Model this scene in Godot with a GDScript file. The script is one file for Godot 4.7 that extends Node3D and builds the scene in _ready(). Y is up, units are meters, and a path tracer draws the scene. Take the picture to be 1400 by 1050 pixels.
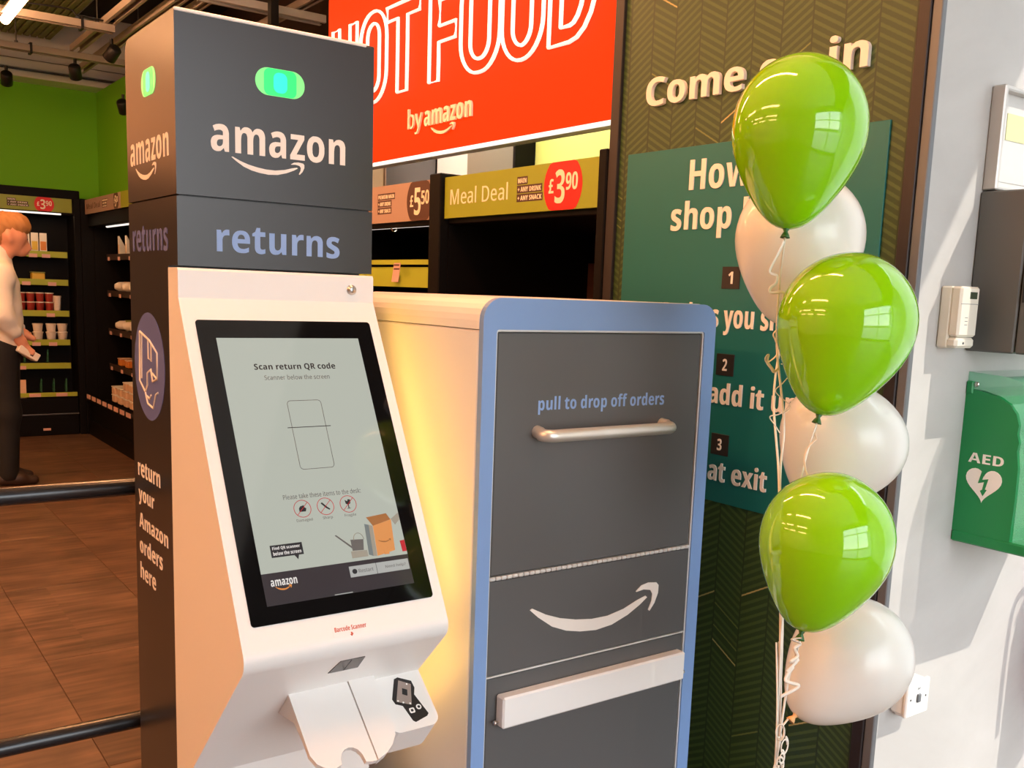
extends Node3D
# A shop corner: returns kiosk, drop-off box, sign wall, balloons, chillers.

var M := {}
var bold: SystemFont
var plain: SystemFont
var used := {}
const FRONT := Basis(Vector3(1, 0, 0), Vector3(0, 1, 0), Vector3(0, 0, 1))
const LEFT := Basis(Vector3(0, 0, 1), Vector3(0, 1, 0), Vector3(-1, 0, 0))
const SMILE := [0.0, 0.206, 0.062, 0.152, 0.165, 0.08, 0.27, 0.037, 0.377, 0.013, 0.5, 0.0, 0.625, 0.012, 0.751, 0.053, 0.846, 0.101, 0.907, 0.141, 0.893, 0.153, 0.827, 0.136, 0.716, 0.097, 0.589, 0.074, 0.465, 0.075, 0.342, 0.092, 0.222, 0.121, 0.118, 0.16, 0.016, 0.213]
const ARROW := [0.81, 0.194, 0.854, 0.225, 0.912, 0.235, 0.98, 0.226, 1.0, 0.206, 0.999, 0.155, 0.973, 0.094, 0.934, 0.048, 0.922, 0.057, 0.946, 0.111, 0.95, 0.156, 0.932, 0.184, 0.873, 0.196, 0.815, 0.189]

# ------------------------------------------------------------------ nodes
func numbered(n: String) -> String:
	var k: int = used.get(n, 0)
	used[n] = k + 1
	return n if k == 0 else "%s_%03d" % [n, k]

func thing(n: String, label: String, cat: String, at: Vector3, group := "") -> Node3D:
	var o := Node3D.new()
	o.name = numbered(n)
	add_child(o)
	o.position = at
	tag(o, label, cat, group)
	return o

func tag(o: Node, label: String, cat: String, group := "") -> void:
	o.set_meta("label", label)
	o.set_meta("category", cat)
	if group != "":
		o.set_meta("group", group)

func wpos(n: Node) -> Vector3:
	var p := Vector3.ZERO
	var q = n
	while q != self and q != null:
		p += q.position
		q = q.get_parent()
	return p

# a part: its mesh is given in world metres
func part(parent: Node, n: String, mesh: Mesh, mat: Material, xf := Transform3D()) -> MeshInstance3D:
	var o := MeshInstance3D.new()
	o.name = n if parent != self else numbered(n)
	o.mesh = mesh
	o.material_override = null
	if mesh.get_surface_count() > 0:
		for i in mesh.get_surface_count():
			o.set_surface_override_material(i, mat)
	parent.add_child(o, true)
	o.transform = Transform3D(Basis(), -wpos(parent)) * xf
	return o

func struct(n: String, mesh: Mesh, mat: Material) -> MeshInstance3D:
	var o := part(self, n, mesh, mat)
	o.set_meta("kind", "structure")
	return o

# ------------------------------------------------------------------ meshes
func quad(st: SurfaceTool, a: Vector3, b: Vector3, c: Vector3, d: Vector3, out: Vector3) -> void:
	face(st, a, b, c, out)
	face(st, a, c, d, out)

func face(st: SurfaceTool, a: Vector3, b: Vector3, c: Vector3, out: Vector3) -> void:
	var n := (b - a).cross(c - a)
	if n.length_squared() < 1e-18:
		return
	n = n.normalized()
	if n.dot(out) < 0.0:
		n = -n
		st.set_normal(n); st.add_vertex(a)
		st.set_normal(n); st.add_vertex(b)
		st.set_normal(n); st.add_vertex(c)
	else:
		st.set_normal(n); st.add_vertex(a)
		st.set_normal(n); st.add_vertex(c)
		st.set_normal(n); st.add_vertex(b)

func begin() -> SurfaceTool:
	var st := SurfaceTool.new()
	st.begin(Mesh.PRIMITIVE_TRIANGLES)
	return st

func add_box(st: SurfaceTool, lo: Vector3, hi: Vector3, r := 0.002) -> void:
	var c := (lo + hi) / 2.0
	var h := (hi - lo) / 2.0
	r = minf(r, minf(h.x, minf(h.y, h.z)) * 0.6)
	for ax in 3:
		var u := (ax + 1) % 3
		var v := (ax + 2) % 3
		for s in [-1.0, 1.0]:
			var o := Vector3.ZERO
			o[ax] = s
			var p := []
			for q in [[-1, -1], [1, -1], [1, 1], [-1, 1]]:
				var e := Vector3.ZERO
				e[ax] = s * h[ax]
				e[u] = q[0] * (h[u] - r)
				e[v] = q[1] * (h[v] - r)
				p.append(c + e)
			quad(st, p[0], p[1], p[2], p[3], o)
		# edges along ax
		for s in [[-1, -1], [1, -1], [1, 1], [-1, 1]]:
			var a := Vector3.ZERO
			a[u] = s[0] * h[u]
			a[v] = s[1] * (h[v] - r)
			var b := Vector3.ZERO
			b[u] = s[0] * (h[u] - r)
			b[v] = s[1] * h[v]
			var d := Vector3.ZERO
			d[ax] = h[ax] - r
			var o2 := Vector3.ZERO
			o2[u] = s[0]
			o2[v] = s[1]
			quad(st, c + a - d, c + a + d, c + b + d, c + b - d, o2)
	for sx in [-1.0, 1.0]:
		for sy in [-1.0, 1.0]:
			for sz in [-1.0, 1.0]:
				var k := Vector3(sx, sy, sz)
				var g := h - Vector3(r, r, r)
				face(st, c + k * Vector3(h.x, g.y, g.z), c + k * Vector3(g.x, h.y, g.z), c + k * Vector3(g.x, g.y, h.z), k)

func bx(lo: Vector3, hi: Vector3, r := 0.002) -> ArrayMesh:
	var st := begin()
	add_box(st, Vector3(minf(lo.x, hi.x), minf(lo.y, hi.y), minf(lo.z, hi.z)), Vector3(maxf(lo.x, hi.x), maxf(lo.y, hi.y), maxf(lo.z, hi.z)), r)
	return st.commit()

# an extruded outline: poly lies in the plane spanned by b.x and b.y at o, thickness from z0 to z1 along b.z
func add_prism(st: SurfaceTool, poly: PackedVector2Array, b: Basis, o: Vector3, z0: float, z1: float) -> void:
	var idx := Geometry2D.triangulate_polygon(poly)
	for k in range(0, idx.size(), 3):
		for z in [z0, z1]:
			var t := []
			for j in 3:
				var p := poly[idx[k + j]]
				t.append(o + b.x * p.x + b.y * p.y + b.z * z)
			face(st, t[0], t[1], t[2], b.z * (1.0 if z == maxf(z0, z1) else -1.0))
	var cw := 1.0 if Geometry2D.is_polygon_clockwise(poly) else -1.0
	for i in poly.size():
		var p := poly[i]
		var q := poly[(i + 1) % poly.size()]
		var e := (q - p)
		var n2 := Vector2(-e.y, e.x) * cw
		var out := b.x * n2.x + b.y * n2.y
		var a1 := o + b.x * p.x + b.y * p.y
		var a2 := o + b.x * q.x + b.y * q.y
		quad(st, a1 + b.z * z0, a2 + b.z * z0, a2 + b.z * z1, a1 + b.z * z1, out)

func prism(poly: PackedVector2Array, b: Basis, o: Vector3, z0: float, z1: float) -> ArrayMesh:
	var st := begin()
	add_prism(st, poly, b, o, z0, z1)
	return st.commit()

func pts(flat: Array, sx := 1.0, sy := 1.0, ox := 0.0, oy := 0.0) -> PackedVector2Array:
	var p := PackedVector2Array()
	for i in range(0, flat.size(), 2):
		p.append(Vector2(flat[i] * sx + ox, flat[i + 1] * sy + oy))
	return p

func round_rect(x0: float, y0: float, x1: float, y1: float, r: float, n := 6) -> PackedVector2Array:
	var p := PackedVector2Array()
	var cs := [[x1 - r, y1 - r, 0.0], [x0 + r, y1 - r, PI / 2], [x0 + r, y0 + r, PI], [x1 - r, y0 + r, 1.5 * PI]]
	for c in cs:
		for k in n + 1:
			var a: float = c[2] + k * PI / 2 / n
			p.append(Vector2(c[0] + r * cos(a), c[1] + r * sin(a)))
	return p

func ring_frame(outer: PackedVector2Array, inner: PackedVector2Array, b: Basis, o: Vector3, z0: float, z1: float) -> ArrayMesh:
	# outer and inner have the same number of points
	var st := begin()
	var n := outer.size()
	for i in n:
		var j := (i + 1) % n
		var q := []
		for p in [outer[i], outer[j], inner[j], inner[i]]:
			q.append(o + b.x * p.x + b.y * p.y)
		quad(st, q[0] + b.z * z1, q[1] + b.z * z1, q[2] + b.z * z1, q[3] + b.z * z1, b.z)
		quad(st, q[0] + b.z * z0, q[1] + b.z * z0, q[2] + b.z * z0, q[3] + b.z * z0, -b.z)
		var mid: Vector3 = (q[0] + q[1]) / 2.0
		var inw: Vector3 = (q[2] + q[3]) / 2.0 - mid
		quad(st, q[0] + b.z * z0, q[1] + b.z * z0, q[1] + b.z * z1, q[0] + b.z * z1, -inw)
		quad(st, q[3] + b.z * z0, q[2] + b.z * z0, q[2] + b.z * z1, q[3] + b.z * z1, inw)
	return st.commit()

func smooth_grid(rows: Array, closed_u := true, cap := true) -> ArrayMesh:
	# rows: arrays of Vector3 with equal length, skinned together with smooth normals
	var st := begin()
	st.set_smooth_group(0)
	var nu: int = rows[0].size()
	for i in rows.size() - 1:
		for j in (nu if closed_u else nu - 1):
			var k := (j + 1) % nu
			var a: Vector3 = rows[i][j]
			var b: Vector3 = rows[i][k]
			var c: Vector3 = rows[i + 1][k]
			var d: Vector3 = rows[i + 1][j]
			for t in [[a, b, c], [a, c, d]]:
				if (t[1] - t[0]).cross(t[2] - t[0]).length_squared() > 1e-20:
					for v in t:
						st.add_vertex(v)
	if cap:
		for e in [0, rows.size() - 1]:
			var ctr := Vector3.ZERO
			for v in rows[e]:
				ctr += v / float(nu)
			st.set_smooth_group(1 + mini(e, 1))
			for j in nu:
				var k := (j + 1) % nu
				var t := [ctr, rows[e][k], rows[e][j]] if e == 0 else [ctr, rows[e][j], rows[e][k]]
				if (t[1] - t[0]).cross(t[2] - t[0]).length_squared() > 1e-20:
					for v in t:
						st.add_vertex(v)
	st.index()
	st.generate_normals()
	return st.commit()

func lathe(profile: Array, xf: Transform3D, seg := 24, cap := false) -> ArrayMesh:
	var rows := []
	for p in profile:
		var row := []
		for j in seg:
			var a := -TAU * j / seg
			row.append(xf * Vector3(p[0] * cos(a), p[1], p[0] * sin(a)))
		rows.append(row)
	return smooth_grid(rows, true, cap)

func tube(path: Array, r: float, seg := 10, ry := -1.0, closed := false) -> ArrayMesh:
	if ry < 0:
		ry = r
	var rows := []
	var n := path.size()
	var up := Vector3.UP
	for i in n:
		var t: Vector3
		if closed:
			t = path[(i + 1) % n] - path[(i + n - 1) % n]
		else:
			t = path[mini(i + 1, n - 1)] - path[maxi(i - 1, 0)]
		t = t.normalized()
		if i == 0:
			up = Vector3.UP if absf(t.y) < 0.9 else Vector3(0, 0, 1)
		var s := t.cross(up).normalized()
		up = s.cross(t).normalized()
		var row := []
		for j in seg:
			var a := TAU * j / seg
			row.append(path[i] + s * cos(a) * r + up * sin(a) * ry)
		rows.append(row)
	if closed:
		rows.append(rows[0])
	return smooth_grid(rows, true, not closed)

func cyl(a: Vector3, b: Vector3, r: float, seg := 16) -> ArrayMesh:
	return tube([a, b], r, seg)

func curve(points: Array, n := 8) -> Array:
	# Catmull-Rom through the points
	var out := []
	for i in points.size() - 1:
		var p0: Vector3 = points[maxi(i - 1, 0)]
		var p1: Vector3 = points[i]
		var p2: Vector3 = points[i + 1]
		var p3: Vector3 = points[mini(i + 2, points.size() - 1)]
		for k in n:
			out.append(p1.cubic_interpolate(p2, p0, p3, k / float(n)))
	out.append(points[-1])
	return out

func merge(list: Array) -> ArrayMesh:
	var st := begin()
	for m in list:
		st.append_from(m, 0, Transform3D())
	return st.commit()

# lettering fitted to a w x h box whose lower left corner is at o, on the plane of basis b
func words(parent: Node, n: String, text: String, font: Font, mat: Material, b: Basis, o: Vector3, w: float, h: float, depth := 0.0006) -> MeshInstance3D:
	var m := TextMesh.new()
	m.text = text
	m.font = font
	m.font_size = 64
	m.pixel_size = 0.01
	m.depth = 0.05
	m.curve_step = 1.0
	var box := m.get_aabb()
	var s := Vector3(w / box.size.x, h / box.size.y, depth / 0.05)
	var bb := Basis(b.x * s.x, b.y * s.y, b.z * s.z)
	var shift := bb * Vector3(-box.position.x, -box.position.y, -box.position.z)
	return part(parent, n, m, mat, Transform3D(bb, o + shift))

func smile(parent: Node, mat: Material, b: Basis, o: Vector3, w: float, depth := 0.0015, hs := 1.0) -> MeshInstance3D:
	var st := begin()
	add_prism(st, pts(SMILE, w, w * hs), b, o, 0.0, depth)
	add_prism(st, pts(ARROW, w, w * hs), b, o, 0.0, depth)
	return part(parent, "smile_arrow", st.commit(), mat)

# ------------------------------------------------------------------ materials
func mat(n: String, c: Color, rough := 0.6, metal := 0.0, spec := 0.5) -> StandardMaterial3D:
	var m := StandardMaterial3D.new()
	m.resource_name = n
	m.albedo_color = c
	m.roughness = rough
	m.metallic = metal
	m.metallic_specular = spec
	M[n] = m
	return m

func glow(n: String, c: Color, e: float, base := Color(0.8, 0.8, 0.8), rough := 0.4) -> StandardMaterial3D:
	var m := mat(n, base, rough)
	m.emission_enabled = true
	m.emission = c
	m.emission_energy_multiplier = e
	return m

func noise_tex(freq: float, ramp: Array, seed_: int, w := 512, h := 512, stretch := Vector3.ONE) -> ImageTexture:
	var f := FastNoiseLite.new()
	f.seed = seed_
	f.noise_type = FastNoiseLite.TYPE_SIMPLEX_SMOOTH
	f.fractal_octaves = 4
	f.frequency = freq
	var g := Gradient.new()
	var offs := PackedFloat32Array()
	var cols := PackedColorArray()
	for r in ramp:
		offs.append(r[0])
		cols.append(r[1])
	g.offsets = offs
	g.colors = cols
	var im := Image.create(w, h, false, Image.FORMAT_RGB8)
	for y in h:
		for x in w:
			# tile by walking on a torus
			var a := TAU * x / w
			var b := TAU * y / h
			var v := f.get_noise_3d((cos(a) + 2.2 * cos(b)) * w / TAU * stretch.x, (sin(a) + 2.2 * sin(b)) * h / TAU * stretch.y, 40.0 * sin(a + 0.7) * stretch.z)
			im.set_pixel(x, y, g.sample(clampf(v * 0.5 + 0.5, 0, 1)))
	return ImageTexture.create_from_image(im)

func grain_tex() -> ImageTexture:
	# wood-look vinyl: streaks that run along x
	var f := FastNoiseLite.new()
	f.seed = 7
	f.frequency = 0.02
	f.fractal_octaves = 5
	var f2 := FastNoiseLite.new()
	f2.seed = 11
	f2.frequency = 0.006
	var w := 512
	var h := 512
	var im := Image.create(w, h, false, Image.FORMAT_RGB8)
	for y in h:
		for x in w:
			var t := float(x) / w
			var s := 0.5 - 0.5 * cos(TAU * t)
			var a := f.get_noise_2d(x * 0.22, y * 2.4)
			var b := f.get_noise_2d((x + w) * 0.22 + 300.0, y * 2.4)
			var v := lerpf(b, a, s) + 0.6 * f2.get_noise_2d(x * 0.8 * s, y * 1.5)
			v = clampf(0.5 + v * 0.75, 0.0, 1.0)
			im.set_pixel(x, y, Color(0.305, 0.225, 0.17).lerp(Color(0.50, 0.385, 0.30), v))
	return ImageTexture.create_from_image(im)

func chevron_tex() -> ImageTexture:
	# printed herringbone of fine slanted strokes, 0.97 m x 2.60 m
	var w := 640
	var h := 1712
	var im := Image.create(w, h, false, Image.FORMAT_RGB8)
	var rng := RandomNumberGenerator.new()
	rng.seed = 5
	var gold := {}
	for c in 12:
		for k in 170:
			gold[c * 1000 + k] = rng.randf()
	var base := Color(0.165, 0.255, 0.12)
	var stroke := Color(0.265, 0.35, 0.175)
	var pitch := 0.094
	for y in h:
		var wy := (1.0 - float(y) / h) * 2.60
		for x in w:
			var wx := float(x) / w * 0.97 - 0.024
			var c := int(floorf(wx / pitch)) + 1
			var u := wx / pitch - floorf(wx / pitch)
			var sl := 0.052 if c % 2 == 0 else -0.052
			var t := (wy + sl * u + 0.2) / 0.0212
			var k := int(floorf(t))
			var q := t - k
			var col := base
			if u > 0.03 and u < 0.97:
				var g: float = gold[(c % 12) * 1000 + clampi(k, 0, 169)]
				if g > 0.95:
					if q > 0.36 and q < 0.58:
						col = Color(0.72, 0.66, 0.42) if g > 0.972 else Color(0.42, 0.47, 0.24)
				elif q < 0.42:
					col = stroke
			else:
				col = base * 0.86
				col.a = 1.0
			im.set_pixel(x, y, col)
	return ImageTexture.create_from_image(im)

func make_materials() -> void:
	mat("kiosk_black", Color8(46, 43, 43), 0.28)
	mat("kiosk_white", Color8(240, 236, 231), 0.38)
	mat("print_cream", Color8(244, 234, 224), 0.6)
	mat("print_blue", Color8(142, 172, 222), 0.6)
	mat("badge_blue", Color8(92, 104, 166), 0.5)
	mat("frame_blue", Color8(128, 160, 208), 0.4)
	mat("door_grey", Color8(92, 91, 90), 0.36)
	mat("bezel_black", Color8(14, 14, 15), 0.06)
	glow("screen_lit", Color8(186, 190, 178), 0.9, Color8(40, 42, 40), 0.05)
	mat("screen_ink", Color8(40, 42, 48), 0.3)
	mat("screen_grey", Color8(96, 100, 102), 0.3)
	mat("screen_bar", Color8(58, 58, 64), 0.12)
	glow("screen_button", Color8(205, 207, 203), 0.62, Color8(60, 60, 60), 0.1)
	glow("screen_red", Color8(170, 40, 52), 0.35, Color8(150, 30, 40), 0.3)
	glow("screen_card", Color8(186, 130, 70), 0.4, Color8(170, 120, 70), 0.4)
	glow("screen_card_dark", Color8(140, 92, 46), 0.35, Color8(130, 90, 50), 0.4)
	glow("screen_stone", Color8(150, 150, 140), 0.35, Color8(120, 120, 110), 0.4)
	glow("screen_teal", Color8(96, 116, 120), 0.35, Color8(90, 100, 104), 0.4)
	glow("screen_white", Color8(235, 235, 232), 0.7, Color8(120, 120, 120), 0.3)
	glow("screen_orange", Color8(230, 150, 60), 0.5, Color8(150, 100, 50), 0.3)
	glow("status_green", Color8(10, 235, 110), 0.95, Color8(20, 160, 80), 0.25)
	glow("status_core", Color8(0, 225, 205), 1.0, Color8(20, 160, 140), 0.25)
	glow("status_rim", Color8(130, 235, 130), 0.9, Color8(80, 160, 80), 0.25)
	glow("led_warm", Color(1.0, 0.80, 0.38), 6.0)
	mat("steel", Color8(205, 203, 200), 0.28, 1.0)
	mat("brushed", Color8(236, 232, 224), 0.42, 0.75)
	mat("steel_dark", Color8(120, 120, 122), 0.35, 1.0)
	mat("hinge", Color8(225, 224, 220), 0.4, 0.3)
	mat("scan_glass", Color8(96, 88, 84), 0.1)
	mat("label_red", Color8(200, 84, 50), 0.6)
	mat("label_white", Color8(252, 246, 240), 0.5)
	mat("keypad_black", Color8(30, 26, 25), 0.4)
	mat("keypad_taupe", Color8(158, 140, 130), 0.5)
	glow("sign_red", Color(1.0, 0.27, 0.0), 0.62, Color8(200, 20, 0), 0.6)
	M.sign_red.metallic_specular = 0.25
	glow("sign_outline", Color(1.0, 0.95, 0.9), 0.85, Color8(250, 245, 240), 0.5)
	mat("sign_cream", Color8(255, 250, 235), 0.5)
	glow("strip_white", Color(1.0, 0.97, 0.93), 1.15)
	mat("frame_brown", Color8(36, 29, 29), 0.45)
	mat("edge_grey", Color8(112, 114, 116), 0.5, 0.3)
	mat("teal", Color8(16, 106, 104), 0.42)
	mat("wall_white", Color8(226, 223, 218), 0.75)
	mat("plastic_white", Color8(238, 236, 230), 0.4)
	mat("plastic_cream", Color8(226, 218, 202), 0.45)
	mat("lcd", Color8(64, 74, 58), 0.2)
	mat("grey_cabinet", Color8(92, 92, 90), 0.45)
	mat("aed_green", Color8(14, 138, 74), 0.3)
	var clear := mat("clear_cover", Color(0.45, 0.85, 0.65, 0.34), 0.08)
	clear.transparency = BaseMaterial3D.TRANSPARENCY_ALPHA
	mat("frame_alu", Color8(196, 190, 184), 0.35, 0.7)
	mat("paper", Color8(206, 203, 198), 0.8)
	mat("paper_yellow", Color8(214, 210, 156), 0.8)
	mat("dark_pin", Color8(60, 60, 60), 0.5)
	mat("red_paint", Color8(196, 28, 24), 0.3)
	mat("black_plastic", Color8(26, 25, 26), 0.45)
	mat("rail_black", Color8(34, 35, 38), 0.22, 0.0)
	mat("chiller_black", Color8(14, 11, 10), 0.5, 0.0, 0.25)
	mat("chiller_brown", Color8(58, 42, 36), 0.5)
	mat("header_lime", Color8(150, 164, 38), 0.4)
	mat("header_pink", Color8(178, 150, 136), 0.4)
	mat("price_red", Color8(226, 24, 18), 0.4)
	mat("price_brown", Color8(84, 54, 44), 0.4)
	mat("print_dark", Color8(74, 44, 40), 0.5)
	mat("print_cream2", Color8(250, 240, 215), 0.5)
	mat("rail_lime", Color8(168, 182, 52), 0.45)
	mat("price_tag", Color8(226, 180, 168), 0.6)
	mat("green_paint", Color8(116, 194, 16), 0.7)
	mat("ceiling_grey", Color8(232, 236, 234), 0.8)
	mat("ceiling_black", Color8(34, 31, 31), 0.8)
	mat("strut", Color8(178, 168, 158), 0.5)
	mat("trunking", Color8(228, 230, 226), 0.4, 0.0)
	glow("spot_glow", Color(1.0, 0.93, 0.80), 4.0)
	glow("fascia_glow", Color(1.0, 0.60, 0.34), 2.0)
	glow("lamp_glow", Color(1.0, 0.72, 0.50), 32.0)
	mat("yellow_wall", Color8(246, 238, 128), 0.7)
	mat("duct", Color8(160, 168, 160), 0.4, 0.1)
	mat("wood_jamb", Color8(140, 130, 112), 0.6)
	mat("stone_out", Color8(176, 172, 166), 0.8)
	mat("shirt", Color8(238, 234, 226), 0.8)
	mat("skin", Color8(226, 160, 130), 0.55)
	mat("hair", Color8(180, 128, 78), 0.7)
	mat("trouser", Color8(15, 15, 17), 0.8)
	mat("shoe", Color8(52, 36, 28), 0.5)
	mat("pack_white", Color8(238, 230, 218), 0.5)
	mat("pack_peach", Color8(232, 196, 164), 0.5)
	mat("pack_orange", Color8(222, 138, 62), 0.5)
	mat("pack_red", Color8(160, 54, 44), 0.5)
	mat("pack_yellow", Color8(226, 190, 70), 0.5)
	mat("pack_leaf", Color8(150, 158, 84), 0.6)
	mat("ribbon", Color8(236, 230, 216), 0.35)
	mat("knot_green", Color8(34, 92, 20), 0.4)
	mat("knot_peach", Color8(236, 182, 120), 0.5)
	var g := mat("balloon_green", Color8(148, 216, 12), 0.07)
	g.clearcoat_enabled = true
	g.clearcoat = 0.6
	g.clearcoat_roughness = 0.03
	g.backlight_enabled = true
	g.backlight = Color(0.25, 0.5, 0.02)
	var wb := mat("balloon_white", Color(0.96, 0.95, 0.92, 0.82), 0.26)
	wb.backlight_enabled = true
	wb.backlight = Color(0.5, 0.49, 0.46)
	wb.transparency = BaseMaterial3D.TRANSPARENCY_ALPHA
	wb.clearcoat_enabled = true
	wb.clearcoat = 0.4
	wb.clearcoat_roughness = 0.05
	# floor
	var fl := mat("vinyl", Color(1, 1, 1), 0.42)
	fl.albedo_texture = grain_tex()
	fl.uv1_triplanar = true
	fl.uv1_world_triplanar = true
	fl.uv1_scale = Vector3(0.9, 0.9, 0.9)
	for k in 3:
		var v := fl.duplicate() as StandardMaterial3D
		v.albedo_color = [Color(0.97, 0.96, 0.95), Color(1, 1, 1), Color(1.0, 0.965, 0.94)][k]
		v.uv1_offset = Vector3(0.31 * k, 0.17, 0.53 * k)
		M["vinyl%d" % k] = v
	mat("vinyl_joint", Color8(64, 46, 36), 0.6)
	# ceiling panel of ribbed wood wool
	var ww := mat("wood_wool", Color(1, 1, 1), 0.9)
	ww.albedo_texture = noise_tex(0.05, [[0.0, Color8(120, 128, 88)], [0.5, Color8(146, 154, 108)], [1.0, Color8(170, 178, 132)]], 3, 256, 256)
	ww.uv1_triplanar = true
	ww.uv1_world_triplanar = true
	ww.uv1_scale = Vector3(1.5, 1.5, 1.5)
	# dark wood panel in the empty chiller
	var dw := mat("chiller_wood", Color(1, 1, 1), 0.45)
	dw.albedo_texture = noise_tex(0.02, [[0.2, Color8(76, 50, 42)], [0.55, Color8(104, 72, 58)], [0.9, Color8(126, 88, 72)]], 9, 256, 256, Vector3(0.3, 1.0, 0.3))
	dw.uv1_triplanar = true
	dw.uv1_world_triplanar = true
	var ch := mat("chevron", Color(1, 1, 1), 0.42)
	ch.albedo_texture = chevron_tex()
	# smudged paint of the white wall
	var wp := mat("wall_paint", Color(1, 1, 1), 0.6)
	wp.albedo_texture = noise_tex(0.012, [[0.2, Color8(184, 180, 175)], [0.6, Color8(190, 186, 181)], [0.9, Color8(195, 191, 186)]], 21, 256, 256)
	wp.uv1_triplanar = true
	wp.uv1_world_triplanar = true

# ------------------------------------------------------------------ lights
func set_sky_and_camera() -> void:
	var cam := Camera3D.new()
	cam.name = "camera"
	add_child(cam)
	cam.projection = Camera3D.PROJECTION_FRUSTUM
	cam.near = 0.05
	cam.far = 200.0
	var f := 1336.7262
	cam.size = cam.near * 1050.0 / f
	cam.frustum_offset = Vector2((700.0 - 727.4231) / f, (606.9365 - 525.0) / f) * cam.near
	cam.position = Vector3(0, 1.38, 0)
	var b := Basis(Vector3.UP, deg_to_rad(-36.37968)) * Basis(Vector3.RIGHT, deg_to_rad(-8.76336)) * Basis(Vector3.BACK, deg_to_rad(2.18335))
	cam.basis = b
	cam.current = true

	var env := Environment.new()
	env.background_mode = Environment.BG_SKY
	var sky := Sky.new()
	var ps := ProceduralSkyMaterial.new()
	ps.sky_top_color = Color(0.80, 0.85, 0.90)
	ps.sky_horizon_color = Color(0.95, 0.95, 0.94)
	ps.ground_horizon_color = Color(0.62, 0.61, 0.59)
	ps.ground_bottom_color = Color(0.45, 0.44, 0.43)
	ps.sky_energy_multiplier = 2.5
	ps.ground_energy_multiplier = 1.4
	sky.sky_material = ps
	env.sky = sky
	env.tonemap_mode = Environment.TONE_MAPPER_LINEAR
	env.tonemap_exposure = 1.0
	env.sdfgi_enabled = true
	env.ssao_enabled = true
	env.ssil_enabled = true
	var we := WorldEnvironment.new()
	we.name = "environment"
	we.environment = env
	add_child(we)

	var sun := DirectionalLight3D.new()
	sun.name = "sun"
	add_child(sun)
	sun.look_at_from_position(Vector3.ZERO, Vector3(-0.85, -1.36, -1.0), Vector3.UP)
	sun.light_color = Color(1.0, 0.97, 0.92)
	sun.light_energy = 1.15
	sun.light_angular_distance = 0.5
	sun.shadow_enabled = true
	sun.sky_mode = DirectionalLight3D.SKY_MODE_LIGHT_ONLY

func area_light(parent: Node, at: Vector3, b: Basis, size: Vector2, c: Color, e: float) -> void:
	var l := AreaLight3D.new()
	l.name = "light"
	l.area_size = size
	l.area_normalize_energy = true
	l.light_color = c
	l.light_energy = e
	l.shadow_enabled = true
	l.area_range = 25.0
	l.area_attenuation = 2.0
	parent.add_child(l, true)
	l.transform = Transform3D(b, at - wpos(parent))

func _ready() -> void:
	set_sky_and_camera()
	bold = SystemFont.new()
	bold.font_names = PackedStringArray(["Droid Sans"])
	bold.font_weight = 700
	plain = SystemFont.new()
	plain.font_names = PackedStringArray(["Droid Sans"])
	make_materials()
	build_shell()
	build_kiosk()
	build_drop_box()
	build_signs()
	build_chillers()
	build_ceiling()
	build_entrance_wall()
	build_balloons()
	build_rails()
	build_person()

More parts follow.
